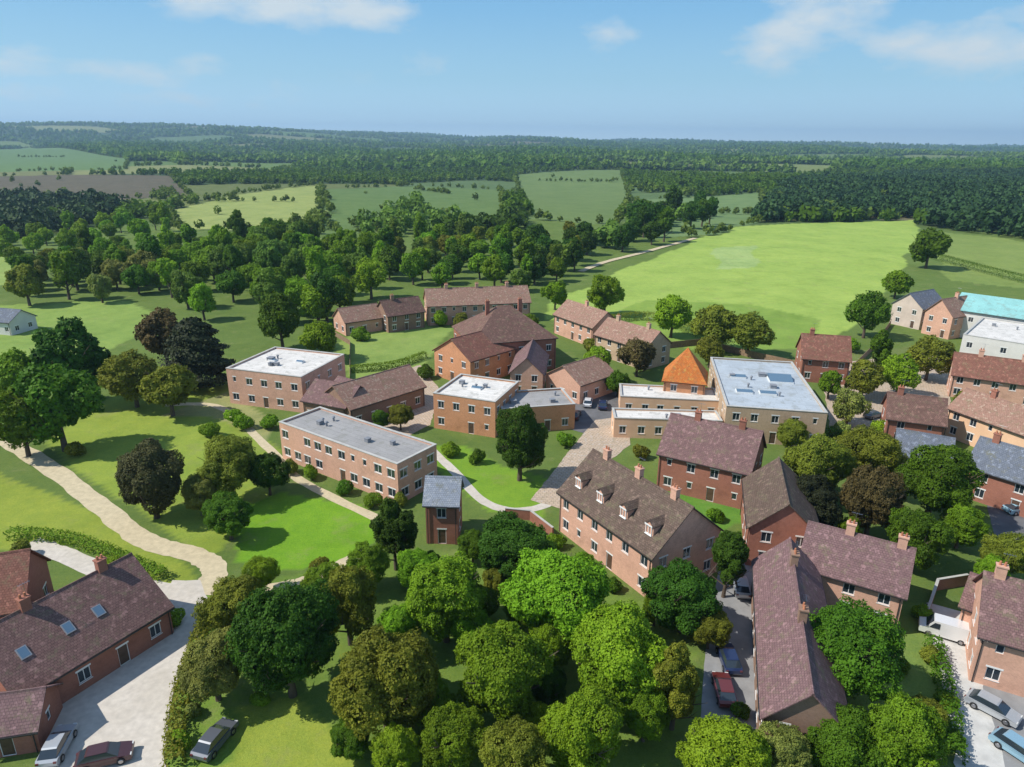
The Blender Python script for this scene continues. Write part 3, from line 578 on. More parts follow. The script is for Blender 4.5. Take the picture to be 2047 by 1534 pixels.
def conifer_pts(seed, n, size, wd=.42, layered=False):
    r2 = np.random.default_rng(seed); z = r2.uniform(0, 1, n)**.75*-1+1
    ang = r2.uniform(0, 2*math.pi, n); R0 = wd*(1-z)**.8+.04
    if layered: R0 = (wd*1.6*np.sqrt(1-z**2)+.05)*(1+.18*np.sin(ang*3+z*22))
    rr = R0*(.72+.3*np.abs(np.sin(z*26+ang*2)))*r2.uniform(.7, 1.02, n)
    p = np.stack([rr*np.cos(ang), rr*np.sin(ang), .22+z*1.95], 1); nn = np.stack([np.cos(ang), np.sin(ang), .7+0*z], 1)+r2.normal(0, .5, (n, 3))
    return p, nn, size*r2.uniform(.6, 1.4, n), r2.uniform(0, 1, n)
def trunk_mesh(seed, zc=1.15):
    r2 = random.Random(seed); mb = MB(); mb.tube((0, 0, -.05), (.02, .01, .5), .075, .05, 9); mb.tube((.02, .01, .5), (0, .03, 1.0), .05, .03, 8)
    for k in range(7):
        a = k*2.4+r2.random(); z = .35+.09*k; l_ = r2.uniform(.45, .7)
        e = (math.cos(a)*l_, math.sin(a)*l_, z+r2.uniform(.3, .5)); mb.tube((.01, .01, z), e, .026, .008, 6)
        for j in range(2): mb.tube([x*.7+y*.3 for x, y in zip(e, (.01, .01, z))], (e[0]+r2.uniform(-.2, .2), e[1]+r2.uniform(-.2, .2), e[2]+.2), .011, .004, 5)
    return mb.mesh('trunk', 'bark')
PRO = {}
def proto(kind, lod, i):
    k = (kind, lod, i)
    if k in PRO: return PRO[k]
    n = {'n': 42000, 'm': 9000, 'f': 3500}[lod]; sz = {'n': .0185, 'm': .037, 'f': .057}[lod]
    if kind == 'broad': a = crown_pts(10+i, n, 24+5*i, spread=.68, rl=(.2, .38), ragged=.2, size=sz)
    elif kind == 'tall': a = crown_pts(40+i, n, 22, spread=.62, rl=(.2, .34), ragged=.2, flat=1.35, up=1.45, size=sz); a[0][:, :2] *= .8
    elif kind == 'round': a = crown_pts(70+i, n, 34, spread=.66, rl=(.2, .32), flat=.95, up=1.05, size=sz*.95, ragged=.14)
    elif kind == 'cone': a = conifer_pts(90+i, n, sz)
    elif kind == 'cedar': a = conifer_pts(95+i, n, sz, .5, True)
    elif kind == 'shrub': a = crown_pts(110+i, n//3, 9, size=sz*1.4, up=.62, flat=.55, spread=.6)
    PRO[k] = (leafmesh('crown', *a, ['leaf_mid']), trunk_mesh(i)); return PRO[k]
def tree(kind, lod, i, loc, R, m_, name, label, cat='tree', group=None, rz=None, sq=1.0):
    cr, tr = proto(kind, lod, i); o = thing(name, label, cat, loc, rnd.uniform(0, 6.28) if rz is None else rz, group, R)
    c = link('crown', cr, o); c.material_slots[0].link = 'OBJECT'; c.material_slots[0].material = M[m_]; c.scale = (rnd.uniform(.86, 1.12), rnd.uniform(.86, 1.12), sq*rnd.uniform(.9, 1.12))
    if kind != 'shrub': link('trunk', tr, o)
    return o
def px_tree(u, v, dpx, kind, m_, label, name='tree', sq=1.0, group=None, lod=None):
    zf = {'broad': 1.15, 'tall': 1.45, 'round': 1.05, 'cone': 1.1, 'cedar': 1.1, 'shrub': .6}[kind]*sq; R = 5.0
    for _ in range(8): p = G(u, v, R*zf); sl = (p-Vector((0, 0, HC))).length; R = dpx/2*sl/FPX*1.02
    if lod is None: lod = 'n' if sl < 135 else ('m' if sl < 260 else 'f')
    return tree(kind, lod, rnd.randrange(5 if lod == 'n' else 4), (p.x, p.y, 0), R, m_, name, label, 'tree' if kind != 'shrub' else 'shrub', group, None, sq)
BT, CT, DT = 'broadleaf_tree', 'conifer', 'cedar_tree'
for a in [
 (572, 1275, 222, 'broad', 'leaf_deep', 'large very dark green tree at lower left beside the bend of the drive'),
 (425, 1325, 150, 'round', 'leaf_sage', 'pale olive tree overhanging the right side of the gravel drive'),
 (470, 1215, 140, 'broad', 'leaf_olive', 'olive tree where the tan path meets the drive'),
 (768, 1360, 205, 'broad', 'leaf_olive', 'big brownish olive tree at the bottom left of centre'),
 (695, 1205, 160, 'broad', 'leaf_olive', 'dark olive tree behind the very dark green one'),
 (1005, 1335, 240, 'round', 'leaf_mid', 'large round mid green tree at the bottom centre'),
 (1125, 1190, 230, 'broad', 'leaf_bright', 'wide bright green tree below the pink wall of the quadrangle'),
 (1235, 1300, 215, 'broad', 'leaf_lime', 'sunlit yellow green tree right of the round mid green one'),
 (890, 1185, 190, 'broad', 'leaf_bright', 'fresh green tree just below the slate lodge'),
 (1170, 1465, 185, 'round', 'leaf_bright', 'bright bushy tree touching the bottom edge at centre'),
 (905, 1470, 150, 'broad', 'leaf_mid', 'mid green tree on the bottom edge left of centre'),
 (1030, 1520, 150, 'broad', 'leaf_olive', 'olive tree cut by the bottom edge at centre'),
 (800, 1260, 110, 'broad', 'leaf_bright', 'light green tree between the olive trees and the round one'),
 (1370, 1185, 165, 'round', 'leaf_deep', 'deep green tree between quadrangle and almshouse range'),
 (1352, 1370, 135, 'tall', 'leaf_olive', 'tall dark olive tree left of the red car'),
 (1700, 1285, 205, 'broad', 'leaf_dark', 'large deep green tree wrapped by the almshouse range'),
 (1805, 1480, 160, 'broad', 'leaf_mid', 'bushy green tree at the bottom right beside the pavement'),
 (1685, 1490, 140, 'broad', 'leaf_dark', 'dark green tree below the almshouse range'),
 (1450, 1510, 170, 'broad', 'leaf_lime', 'yellow green tree on the bottom edge below the red car'),
 (1560, 1520, 120, 'broad', 'leaf_sage', 'greyish green tree on the bottom edge below the long range'),
 (1455, 1120, 110, 'tall', 'leaf_deep', 'narrow dark tree at the right end of the quadrangle'),
 (1022, 1085, 165, 'broad', 'leaf_deep', 'very dark tree right of the slate lodge'),
 (945, 1090, 70, 'broad', 'leaf_dark', 'small dark tree touching the slate lodge'),
 (1040, 888, 150, 'round', 'leaf_deep', 'round dark tree in front of the white roofed library block'),
 (788, 1060, 120, 'tall', 'leaf_deep', 'dark upright tree left of the slate lodge'),
 (300, 955, 150, 'round', 'leaf_dusk', 'round dusky grey brown tree standing beside the tan path'),
 (458, 925, 130, 'broad', 'leaf_olive', 'olive green tree in front of the long classroom block'),
 (455, 1025, 105, 'round', 'leaf_dark', 'dark round tree on the lawn right of the dusky grey brown tree'),
 (535, 945, 80, 'broad', 'leaf_deep', 'dark tree against the near end of the long block'),
 (398, 985, 80, 'broad', 'leaf_sage', 'small grey green tree between the dusky and dark round trees'),
 (138, 725, 140, 'round', 'leaf_deep', 'dark round tree on the left lawn above the path'),
 (110, 805, 150, 'broad', 'leaf_dark', 'dark spreading tree beside the upper end of the path'),
 (40, 840, 110, 'broad', 'leaf_mid', 'mid green tree at the left edge where the path enters'),
 (25, 745, 110, 'broad', 'leaf_mid', 'green tree at the left edge behind the spreading one'),
 (325, 665, 105, 'broad', 'leaf_copper', 'copper brown tree left of the cedar behind the lawn'),
 (262, 745, 110, 'broad', 'leaf_olive', 'olive brown tree left of the cedar'),
 (335, 765, 110, 'broad', 'leaf_olive', 'olive tree in front of the cedar'),
 (392, 705, 120, 'cedar', 'leaf_cedar', 'near black cedar next to the pink flat roofed block'),
 (640, 668, 90, 'broad', 'leaf_bright', 'bright green tree behind the pink flat roofed block'),
 (560, 640, 100, 'broad', 'leaf_dark', 'dark tree behind the pale flat roof'),
 (1210, 585, 85, 'round', 'leaf_bright', 'bright round tree at the near corner of the green field'),
 (1195, 730, 75, 'round', 'leaf_bright', 'bright green tree right of the pink roofs of the main hall'),
 (1275, 705, 85, 'broad', 'leaf_copper', 'brownish tree left of the orange roof'),
 (1235, 765, 50, 'broad', 'leaf_dark', 'small dark tree left of the beige annexe'),
 (1430, 640, 105, 'broad', 'leaf_olive', 'olive tree behind the blue grey sports hall roof'),
 (1345, 625, 85, 'broad', 'leaf_lime', 'yellow tinged tree directly behind the orange roof'),
 (1500, 660, 85, 'broad', 'leaf_olive', 'olive bushy tree left of the red tiled house'),
 (1420, 700, 60, 'broad', 'leaf_olive', 'small olive tree beside the orange roof'),
 (1870, 955, 165, 'round', 'leaf_dark', 'rich dark green round tree before the slate roofs'),
 (1925, 1040, 90, 'broad', 'leaf_mid', 'green tree at the foot of the rich dark round one'),
 (1640, 925, 140, 'broad', 'leaf_olive', 'olive brown tree right of the quadrangle'),
 (1735, 905, 135, 'broad', 'leaf_olive', 'olive brown tree behind the paved yard at right'),
 (1625, 1000, 115, 'broad', 'leaf_cedar', 'blackish tree at the top of the almshouse range'),
 (1745, 1000, 130, 'broad', 'leaf_copper', 'dull brown green tree left of the rich dark round one'),
 (1835, 1075, 110, 'broad', 'leaf_dark', 'dark tree behind the almshouse range'),
 (1735, 625, 80, 'broad', 'leaf_dark', 'dark green tree left of the grey gabled house'),
 (1800, 745, 75, 'broad', 'leaf_lime', 'yellow green tree behind the brown roofed cottage'),
 (1862, 705, 85, 'broad', 'leaf_olive', 'olive tree below the pink gabled house'),
 (1730, 745, 85, 'broad', 'leaf_olive', 'olive tree right of the sports hall'),
 (1700, 805, 75, 'broad', 'leaf_sage', 'pale green tree at the near right corner of the sports hall'),
 (1762, 700, 60, 'tall', 'leaf_dark', 'narrow dark tree between the two yards'),
 (1795, 560, 55, 'broad', 'leaf_mid', 'small tree beside the grey gabled house at the field corner'),
 (1860, 490, 70, 'broad', 'leaf_dark', 'isolated dark tree at the right corner of the big field'),
 (2010, 1110, 90, 'broad', 'leaf_olive', 'olive tree behind the right hand detached house'),
 (800, 830, 60, 'round', 'leaf_olive', 'small olive tree against the shaded front of the village hall'),
 (760, 838, 45, 'round', 'leaf_dark', 'little dark tree against the village hall'),
 (1110, 585, 60, 'broad', 'leaf_bright', 'bright tree at the right end of the long terrace'),
 (650, 590, 90, 'broad', 'leaf_deep', 'dark tree left of the cottage row'),
 (700, 1470, 90, 'broad', 'leaf_dark', 'small dark tree on the edge of the bottom left lawn'),
 (830, 1330, 90, 'tall', 'leaf_mid', 'narrow mid green tree left of the round mid green one'),
 (960, 1200, 90, 'round', 'leaf_dark', 'small dark round tree between the two fresh green crowns'),
 (1040, 1215, 80, 'broad', 'leaf_mid', 'small mid green tree behind the big round one'),
 (1290, 1430, 100, 'broad', 'leaf_mid', 'mid green tree on the bottom edge left of the yellow green one'),
 (1100, 1370, 90, 'round', 'leaf_deep', 'very dark small tree in the gap right of the big round one'),
 (790, 1500, 110, 'broad', 'leaf_lime', 'yellow green tree touching the bottom edge below the olive one'),
 (735, 1130, 100, 'broad', 'leaf_mid', 'mid green tree at the right end of the tan side path'),
 (990, 1160, 70, 'broad', 'leaf_olive', 'small olive tree below the very dark one by the lodge'),
 (1310, 1215, 70, 'broad', 'leaf_mid', 'small tree under the near end of the quadrangle'),
 (1420, 1255, 80, 'broad', 'leaf_olive', 'olive tree on the verge left of the tarmac yard'),
 (1850, 1430, 80, 'broad', 'leaf_olive', 'small olive tree beside the pavement bend'),
 (1980, 1150, 70, 'broad', 'leaf_bright', 'bright small tree behind the chimney of the detached house'),
 (1700, 1060, 60, 'broad', 'leaf_mid', 'small tree behind the ridge of the almshouse range'),
 (1585, 860, 70, 'broad', 'leaf_olive', 'olive tree at the near side of the sports hall'),
 (1660, 765, 55, 'broad', 'leaf_mid', 'small tree by the right wall of the sports hall'),
 (1100, 1290, 120, 'round', 'leaf_bright', 'bright green round tree filling the gap right of the big mid green one'),
 (940, 1260, 90, 'broad', 'leaf_bright', 'small bright tree behind the big round mid green one'),
 (860, 1400, 110, 'round', 'leaf_mid', 'mid green round tree between the olive and big round ones'),
 (1090, 1440, 100, 'broad', 'leaf_lime', 'small yellow green tree left of the bright bushy one'),
 (1235, 1400, 100, 'round', 'leaf_bright', 'bright round tree in front of the sunlit yellow green one'),
 (1060, 1140, 80, 'broad', 'leaf_mid', 'mid green tree between the very dark and wide bright trees'),
 (830, 1130, 90, 'broad', 'leaf_bright', 'bright tree just left of the slate lodge foot'),
 (640, 1160, 90, 'round', 'leaf_mid', 'mid green round tree at the bend of the side path'),
 (520, 1150, 70, 'broad', 'leaf_lime', 'small yellow green tree between the side path and the bright lawn'),
 (1295, 1330, 80, 'broad', 'leaf_mid', 'mid green tree between the yellow green and tall olive ones'),
 (1010, 600, 0, '', '', '')]:
    if a[2]: px_tree(a[0], a[1], a[2], a[3], a[4], a[5], DT if a[3] == 'cedar' else (CT if a[3] == 'cone' else BT))
ORD = 'first second third fourth fifth sixth seventh eighth ninth tenth eleventh twelfth thirteenth fourteenth fifteenth sixteenth seventeenth eighteenth'.split()
CW = {'leaf_dark': 'dark green', 'leaf_mid': 'mid green', 'leaf_deep': 'very dark', 'leaf_olive': 'olive', 'leaf_sage': 'pale grey green', 'leaf_bright': 'bright green', 'leaf_lime': 'yellow green', 'leaf_wood': 'dull green'}
def scatter(poly, sp, R, mats, label, group, maxn, lod='f', name=BT, kinds=('broad', 'broad', 'round', 'tall')):
    P = wpoly(poly); X_ = [p[0] for p in P]; Y_ = [p[1] for p in P]; pts = []; tries = 0; made = []
    while len(pts) < maxn and tries < 6000:
        tries += 1; x = rnd.uniform(min(X_), max(X_)); y = rnd.uniform(min(Y_), max(Y_))
        if not inpoly(np.array([x]), np.array([y]), P)[0]: continue
        if any((x-a)**2+(y-b_)**2 < sp*sp for a, b_ in pts): continue
        pts.append((x, y)); r = rnd.uniform(*R)
        mt = rnd.choice(mats); kd = rnd.choice(kinds); o = tree(kd, lod, rnd.randrange(5), (x, y, H1(x, y)), r, mt, name, label, 'tree', group)
        made.append((math.atan2(x, y), y, CW[mt]+(' tall' if kd == 'tall' else (' rounded' if kd == 'round' else '')), o))
    ds = sorted(m_[1] for m_ in made); cut = [ds[len(ds)//3], ds[2*len(ds)//3]] if len(ds) > 8 else [1e9, 1e9]; bins = {}
    for m_ in sorted(made, key=lambda q_: q_[0]):
        row = 'near row' if m_[1] < cut[0] else ('middle' if m_[1] < cut[1] else 'back row'); bins.setdefault((m_[2], row), []).append(m_[3])
    for (cw, row), os_ in bins.items():
        for i, o in enumerate(os_): o['label'] = ('only ' if len(os_) == 1 else (ORD[min(i, 17)]+' ' if i else 'leftmost '))+cw+' tree in '+row+' '+label
scatter([(300, 560), (480, 500), (640, 500), (770, 540), (760, 590), (640, 660), (470, 660), (330, 620)], 9, (5, 7.5), ['leaf_dark', 'leaf_mid', 'leaf_wood', 'leaf_bright', 'leaf_lime', 'leaf_mid', 'leaf_wood'], 'of belt behind the pale flat roof', 'trees in the dark belt behind the flat roofed block', 62, 'm')
scatter([(30, 560), (240, 520), (300, 560), (290, 600), (60, 620)], 9, (4.5, 7), ['leaf_olive', 'leaf_mid', 'leaf_sage', 'leaf_dark'], 'beyond the left lawn', 'trees beyond the left lawn', 24, 'm')
scatter([(0, 490), (230, 440), (340, 450), (340, 530), (240, 520), (20, 555)], 12, (4, 6.5), ['leaf_bright', 'leaf_lime', 'leaf_mid', 'leaf_lime', 'leaf_bright'], 'on the rising ground at left', 'light green trees on the rising ground at left', 34)
scatter([(340, 500), (560, 515), (700, 520), (720, 560), (480, 530), (320, 550)], 12, (4, 6), ['leaf_mid', 'leaf_dark', 'leaf_bright'], 'below the pale hillside fields', 'trees below the pale hillside fields', 30)
scatter([(760, 500), (1000, 490), (1160, 500), (1150, 550), (1060, 590), (780, 575)], 10, (4.5, 6.5), ['leaf_dark', 'leaf_mid', 'leaf_bright', 'leaf_wood', 'leaf_olive'], 'behind the long pink terrace', 'trees in the belt behind the long terrace', 56, 'f')
scatter([(1060, 520), (1160, 480), (1190, 510), (1140, 560), (1070, 580)], 9, (5, 7), ['leaf_deep'], 'at the left corner of the big field', 'very dark trees at the field corner', 8)
scatter([(1230, 510), (1290, 440), (1400, 430), (1430, 458), (1330, 490)], 13, (6, 9), ['leaf_deep', 'leaf_dark'], 'on the far left edge of the field', 'dark trees on the far edge of the big field', 16)
# woods and hedgerows far off
def lowproto(n, seed, sz):
    p, nn, s_, V = crown_pts(seed, n, 7, size=sz, up=.9); return p, nn, s_, V
def wood(name, label, cat, pts, Rs, m_, n=90, sz=.2):
    if len(pts) == 0: return
    p, nn, s_, V = lowproto(n, 7, sz); k = len(pts); r2 = np.random.default_rng(k); a = r2.uniform(0, 6.28, k); ca_, sa = np.cos(a), np.sin(a)
    q = p[None]*np.ones((k, 1, 1)); x = q[..., 0]*ca_[:, None]-q[..., 1]*sa[:, None]; y = q[..., 0]*sa[:, None]+q[..., 1]*ca_[:, None]
    zs_ = r2.uniform(.8, 1.25, k)[:, None]; Pw = np.stack([x, y, q[..., 2]*zs_], -1)*Rs[:, None, None]+pts[:, None, :]
    nx = nn[None, :, 0]*ca_[:, None]-nn[None, :, 1]*sa[:, None]; ny = nn[None, :, 0]*sa[:, None]+nn[None, :, 1]*ca_[:, None]; nz_ = np.repeat(nn[None, :, 2], k, 0)
    Sz = (s_[None]*Rs[:, None]).ravel(); Vv = np.clip(V[None]*.5+r2.uniform(0, .6, (k, 1)), 0, 1).ravel()
    o = link(name, leafmesh(name, Pw.reshape(-1, 3), np.stack([nx, ny, nz_], -1).reshape(-1, 3), Sz, Vv, [m_])); o['kind'] = 'stuff'; o['label'] = label; o['category'] = cat; return o
def fillpoly(px, sp, R):
    P = wpoly(px); a = np.array(P); x0, y0 = a.min(0); x1, y1 = a.max(0)
    ny = int((y1-y0)/sp)+1; nx = int((x1-x0)/sp)+1
    gx_, gy_ = np.meshgrid(x0+np.arange(nx)*sp, y0+np.arange(ny)*sp); gx_ = gx_+rg.uniform(-.45, .45, gx_.shape)*sp; gy_ = gy_+rg.uniform(-.45, .45, gy_.shape)*sp
    mk = inpoly(gx_, gy_, P); x, y = gx_[mk], gy_[mk]; return np.stack([x, y, height(x, y)], -1), rg.uniform(*R, len(x))
wood('woodland', 'dark mass of woodland beyond the right side of the big field', 'woodland', *fillpoly([(1500, 445), (1540, 400), (1560, 372), (1800, 350), (2200, 350), (2250, 500), (2047, 482), (1870, 458), (1830, 436), (1640, 444)], 8.5, (3.5, 8.5)), 'leaf_forest')
wood('woodland', 'dark wood in front of the brown field at the far left', 'woodland', *fillpoly([(-200, 400), (180, 405), (250, 420), (210, 450), (0, 488), (-200, 520)], 8.5, (3.5, 8.5)), 'leaf_forest')
wood('copse', 'dark copse in the middle distance beyond the village centre', 'copse', *fillpoly([(880, 470), (980, 455), (1030, 430), (1060, 450), (1010, 475), (900, 484)], 9, (5, 7)), 'leaf_deep')
wood('copse', 'mid green trees between the pale fields beyond the village', 'copse', *fillpoly([(720, 455), (790, 420), (830, 400), (860, 440), (960, 445), (880, 470), (740, 490)], 14, (5, 7)), 'leaf_wood')
wood('copse', 'mid green trees on the far side left of the big field', 'copse', *fillpoly([(1180, 490), (1250, 460), (1300, 430), (1340, 420), (1390, 440), (1320, 460), (1240, 510)], 12, (5, 7)), 'leaf_wood')
# hedgerows along the mosaic of far fields and its wooded cells
for (ya, yb, cnt, R_rng, n_, sz_, nm) in ((430, 1500, 30000, (4, 6.5), 60, .25, 'near'), (1500, 11500, 260000, (7, 12), 22, .42, 'far')):
    u_ = rg.random(cnt); y = ya*(yb/ya)**u_ if ya > 1000 else ya+(yb-ya)*u_; x = rg.uniform(-1, 1, cnt)*(120+y*.86)
    k1, d1, d2 = nearest2(x, y); hw = np.where(y < 1500, 6, 6+y*.004)
    hedge = (d2-d1) < hw; wd = swood[k1] & (rg.random(cnt) < (.55 if ya < 1000 else .6))
    keep = (hedge | wd)
    for c_, p_ in WPOL: keep &= ~inpoly(x, y, p_)
    if ya < 1000: keep &= (y > 500)
    for lab, mk, m_ in (('hedgerow', keep & ~wd, 'leaf_wood'), ('woodland', keep & wd, 'leaf_dark')):
        xx, yy_ = x[mk], y[mk]
        if len(xx) > 16000: xx, yy_ = xx[:16000], yy_[:16000]
        wood(lab, {'hedgerow': 'lines of hedgerow trees dividing the %s fields', 'woodland': 'patches of dark woodland among the %s fields'}[lab] % ('middle distance' if nm == 'near' else 'farthest'), lab, np.stack([xx, yy_, height(xx, yy_)], -1), rg.uniform(*R_rng, len(xx))*(1+np.maximum(yy_-3000, 0)/9000), m_, n_, sz_)
HP = []
for c_, P_ in [w_ for i_, w_ in enumerate(WPOL) if i_ in (0, 2, 3, 4, 5, 6)]:
    for (x0, y0), (x1, y1) in zip(P_, P_[1:]+P_[:1]):
        l_ = math.hypot(x1-x0, y1-y0); k = int(l_/9)
        for j in range(k):
            if math.sin(j*.7+x0)*math.sin(j*.23+y0) > -.35 and max(y0, y1) < 9000: f_ = (j+rg.random())/k; HP.append((x0+(x1-x0)*f_+rg.uniform(-2, 2), y0+(y1-y0)*f_+rg.uniform(-2, 2)))
    q_ = np.array(P_); c0, c1 = q_.min(0), q_.max(0)
    for j in range(9):
        x, y = rg.uniform(c0[0], c1[0]), rg.uniform(c0[1], c1[1])
        if inpoly(np.array([x]), np.array([y]), P_)[0]: HP.append((x, y)); a_ = rg.uniform(0, 3.1); HP += [(x+math.cos(a_)*d*7+rg.uniform(-4, 4), y+math.sin(a_)*d*5+rg.uniform(-3, 3)) for d in range(-9, 12) if j % 3 == 0 and rg.random() < .8]
HP = np.array(HP); wood('hedgerow', 'hedgerow trees edging the pale fields beyond the village', 'hedgerow', np.stack([HP[:, 0], HP[:, 1], height(HP[:, 0], HP[:, 1])], -1), rg.uniform(2.2, 4.8, len(HP)), 'leaf_wood', 80, .2)
# shrubs close to the buildings
SH = [(620, 945, 'mid', 'clipped shrub at the foot of the long block'), (690, 975, 'dark', 'dark shrub against the long block wall'), (745, 1000, 'mid', 'shrub near the right corner of the long block'), (470, 835, 'lime', 'yellow green shrub left of the pink block'),
 (540, 845, 'mid', 'green shrub before the pink block'), (900, 900, 'bright', 'shrub before the orange brick wall'), (955, 915, 'dark', 'dark shrub right of the orange brick wall'), (1130, 880, 'mid', 'shrub on the edge of the paved yard'),
 (1110, 1085, 'bright', 'bright shrub under the quadrangle wall'), (1165, 1120, 'mid', 'mid green shrub under the quadrangle wall'), (1225, 1170, 'dark', 'dark shrub under the quadrangle wall'), (1370, 1040, 'bright', 'bright shrub inside the grass court'), (1430, 1030, 'mid', 'mid green shrub inside the grass court'),
 (345, 1235, 'lime', 'pale shrub at the corner of the barn'), (385, 1420, 'sage', 'grey green shrub edging the drive'), (360, 1480, 'lime', 'yellow green shrub edging the drive near the bottom'), (520, 1400, 'mid', 'round shrub above the bottom left lawn'),
 (1590, 1460, 'mid', 'shrub at the near end of the almshouse range'), (1890, 1400, 'mid', 'shrub beside the pavement'), (1905, 1480, 'dark', 'dark shrub beside the pavement'), (1845, 1225, 'bright', 'bright shrub left of the white van'), (1760, 860, 'lime', 'yellow shrub on the right hand yard'),
 (230, 1125, 'lime', 'low shrub on the grass above the barn'), (1480, 1420, 'dark', 'dark shrub behind the red car'), (1680, 860, 'sage', 'grey green shrub by the sports hall'), (860, 1115, 'dark', 'dark shrub at the door of the slate lodge')]
SH += [(485, 845, 'bright', 'small bright shrub left of the path by the pink block'), (580, 935, 'olive', 'olive shrub at the left end of the long block wall'), (800, 1000, 'olive', 'olive shrub beside the slate lodge roof'), (1280, 905, 'olive', 'olive shrub between the paved yard and the court range'),
 (1300, 840, 'mid', 'green shrub before the beige annexe'), (1180, 690, 'olive', 'olive shrub below the stepped terrace'), (1060, 640, 'mid', 'green shrub between hall and long terrace'), (880, 640, 'bright', 'bright shrub in front of the long terrace'), (920, 640, 'olive', 'olive shrub in front of the long terrace'),
 (720, 668, 'mid', 'green shrub in front of the cottage row'), (850, 745, 'dark', 'dark shrub at the left wing of the main hall'), (1560, 1000, 'olive', 'olive shrub right of the quadrangle side wing'), (1600, 1030, 'mid', 'mid green shrub above the almshouse corner'), (1730, 1260, 'mid', 'shrub before the almshouse corner wall'),
 (1860, 1310, 'olive', 'olive shrub on the open lawn by the pavement'), (1800, 1330, 'mid', 'mid green shrub in the middle of the open lawn'), (1640, 735, 'dark', 'dark shrub before the red tiled house'), (1930, 800, 'olive', 'olive shrub between the two right edge terraces'), (1700, 690, 'bright', 'bright shrub at the right end of the red tiled house'),
 (40, 1100, 'olive', 'olive shrub at the far left behind the barn'), (150, 900, 'olive', 'olive shrub on the lawn side of the tan path'), (640, 1130, 'olive', 'olive shrub at the lower edge of the bright lawn'), (420, 860, 'mid', 'green shrub on the lawn left of the pink block')]
for (u, v, c_, lab) in SH: px_tree(u, v, 42, 'shrub', 'leaf_'+c_, lab, 'shrub', lod='m')
def hedge(px, m_, label, wd=.7, hh=1.3):
    pts = smoothline([G(u, v) for u, v in px], 8); r2 = np.random.default_rng(len(label)); P = []; 
    for a, b_ in zip(pts[:-1], pts[1:]):
        l_ = (b_-a).length; n = int(l_*120); t_ = r2.random(n)[:, None]; base = np.array(a)[None]*(1-t_)+np.array(b_)[None]*t_; dd = np.array((b_-a)/l_); nrm = np.array((-dd[1], dd[0], 0))
        e = r2.uniform(-1, 1, (n, 1)); z = r2.random((n, 1)); side = r2.random((n, 1)) < .5
        off = np.where(side, np.sign(e), e)*wd*(1+.2*r2.normal(size=(n, 1))); zz = np.where(side, z, 1+.08*r2.normal(size=(n, 1)))*hh
        P.append((base+off*nrm+zz*np.array([0, 0, 1]), nrm*np.sign(off)*np.where(side, 1, .2)+np.array([0, 0, 1])*np.where(side, .3, 1)+r2.normal(0, .4, (n, 3))))
    p = np.concatenate([a[0] for a in P]); q_ = np.concatenate([a[1] for a in P]); o = link('hedge', leafmesh('hedge', p, q_, r2.uniform(.08, .16, len(p)), r2.random(len(p)), [m_])); o['label'] = label; o['category'] = 'hedge'
hedge([(20, 1075), (140, 1085), (260, 1130), (330, 1160)], 'leaf_mid', 'low green hedge between the barn path and the lawn')
hedge([(425, 1215), (395, 1300), (368, 1380), (352, 1470), (350, 1540)], 'leaf_olive', 'olive hedge lining the right side of the gravel drive')
hedge([(1862, 1290), (1890, 1400), (1908, 1530)], 'leaf_dark', 'dark hedge along the inner side of the pavement')
hedge([(1180, 655), (1300, 640), (1460, 700)], 'leaf_olive', 'hedge behind the stepped pink terrace', 1.2, 2.2)
hedge([(1600, 870), (1700, 880), (1790, 905)], 'leaf_dark', 'dark hedge in front of the paved yard at right', 1, 1.8)
hedge([(1870, 520), (1960, 545), (2080, 575)], 'leaf_dark', 'tall dark hedge behind the turquoise roof', 1.6, 3)
hedge([(700, 745), (790, 735), (850, 715)], 'leaf_mid', 'green hedge at the near side of the village lawn', .8, 1.5)
def gwall(px, label, m_='brick_red', hh=1.5, t_=.24, cat='wall', name='garden_wall'):
    P = [G(u, v) for u, v in px]; o = thing(name, label, cat, (P[0].x, P[0].y, 0)); b = MB(); c = MB()
    for a, e in zip(P[:-1], P[1:]):
        d = (e-a).normalized(); n = Vector((-d.y, d.x, 0))*t_/2; a, e = a-P[0], e-P[0]
        z0, z1 = Vector((0, 0, 0)), Vector((0, 0, hh)); b.hexa([a-n, e-n, e+n, a+n, a-n+z1, e-n+z1, e+n+z1, a+n+z1])
        n2 = n*1.3; c.hexa([a-n2+z1*1.002, e-n2+z1*1.002, e+n2+z1*1.002, a+n2+z1*1.002, a-n2+z1*1.05, e-n2+z1*1.05, e+n2+z1*1.05, a+n2+z1*1.05])
    b.build('wall_face', m_, o); c.build('coping', 'concrete' if m_ != 'timber' else 'timber', o)
gwall([(1010, 1035), (1060, 1040), (1105, 1075)], 'low brick wall between the paved yard and the quadrangle')
gwall([(1640, 905), (1740, 885), (1800, 905)], 'brick wall at the near side of the right hand yard')
gwall([(1930, 1170), (1870, 1180), (1850, 1240)], 'brick wall left of the detached house')
gwall([(640, 655), (700, 690), (700, 760)], 'timber fence on the left side of the village lawn', 'timber', 1.2, .06, 'fence', 'garden_fence')
gwall([(1300, 700), (1400, 690), (1500, 715), (1590, 735)], 'timber fence between the big field and the sports hall', 'timber', 1.6, .06, 'fence', 'garden_fence')
gwall([(1700, 745), (1745, 700), (1780, 650)], 'timber fence running back beside the red tiled house', 'timber', 1.5, .06, 'fence', 'garden_fence')
gwall([(1560, 1465), (1650, 1475), (1700, 1440)], 'low brick wall at the near end of the almshouse range')
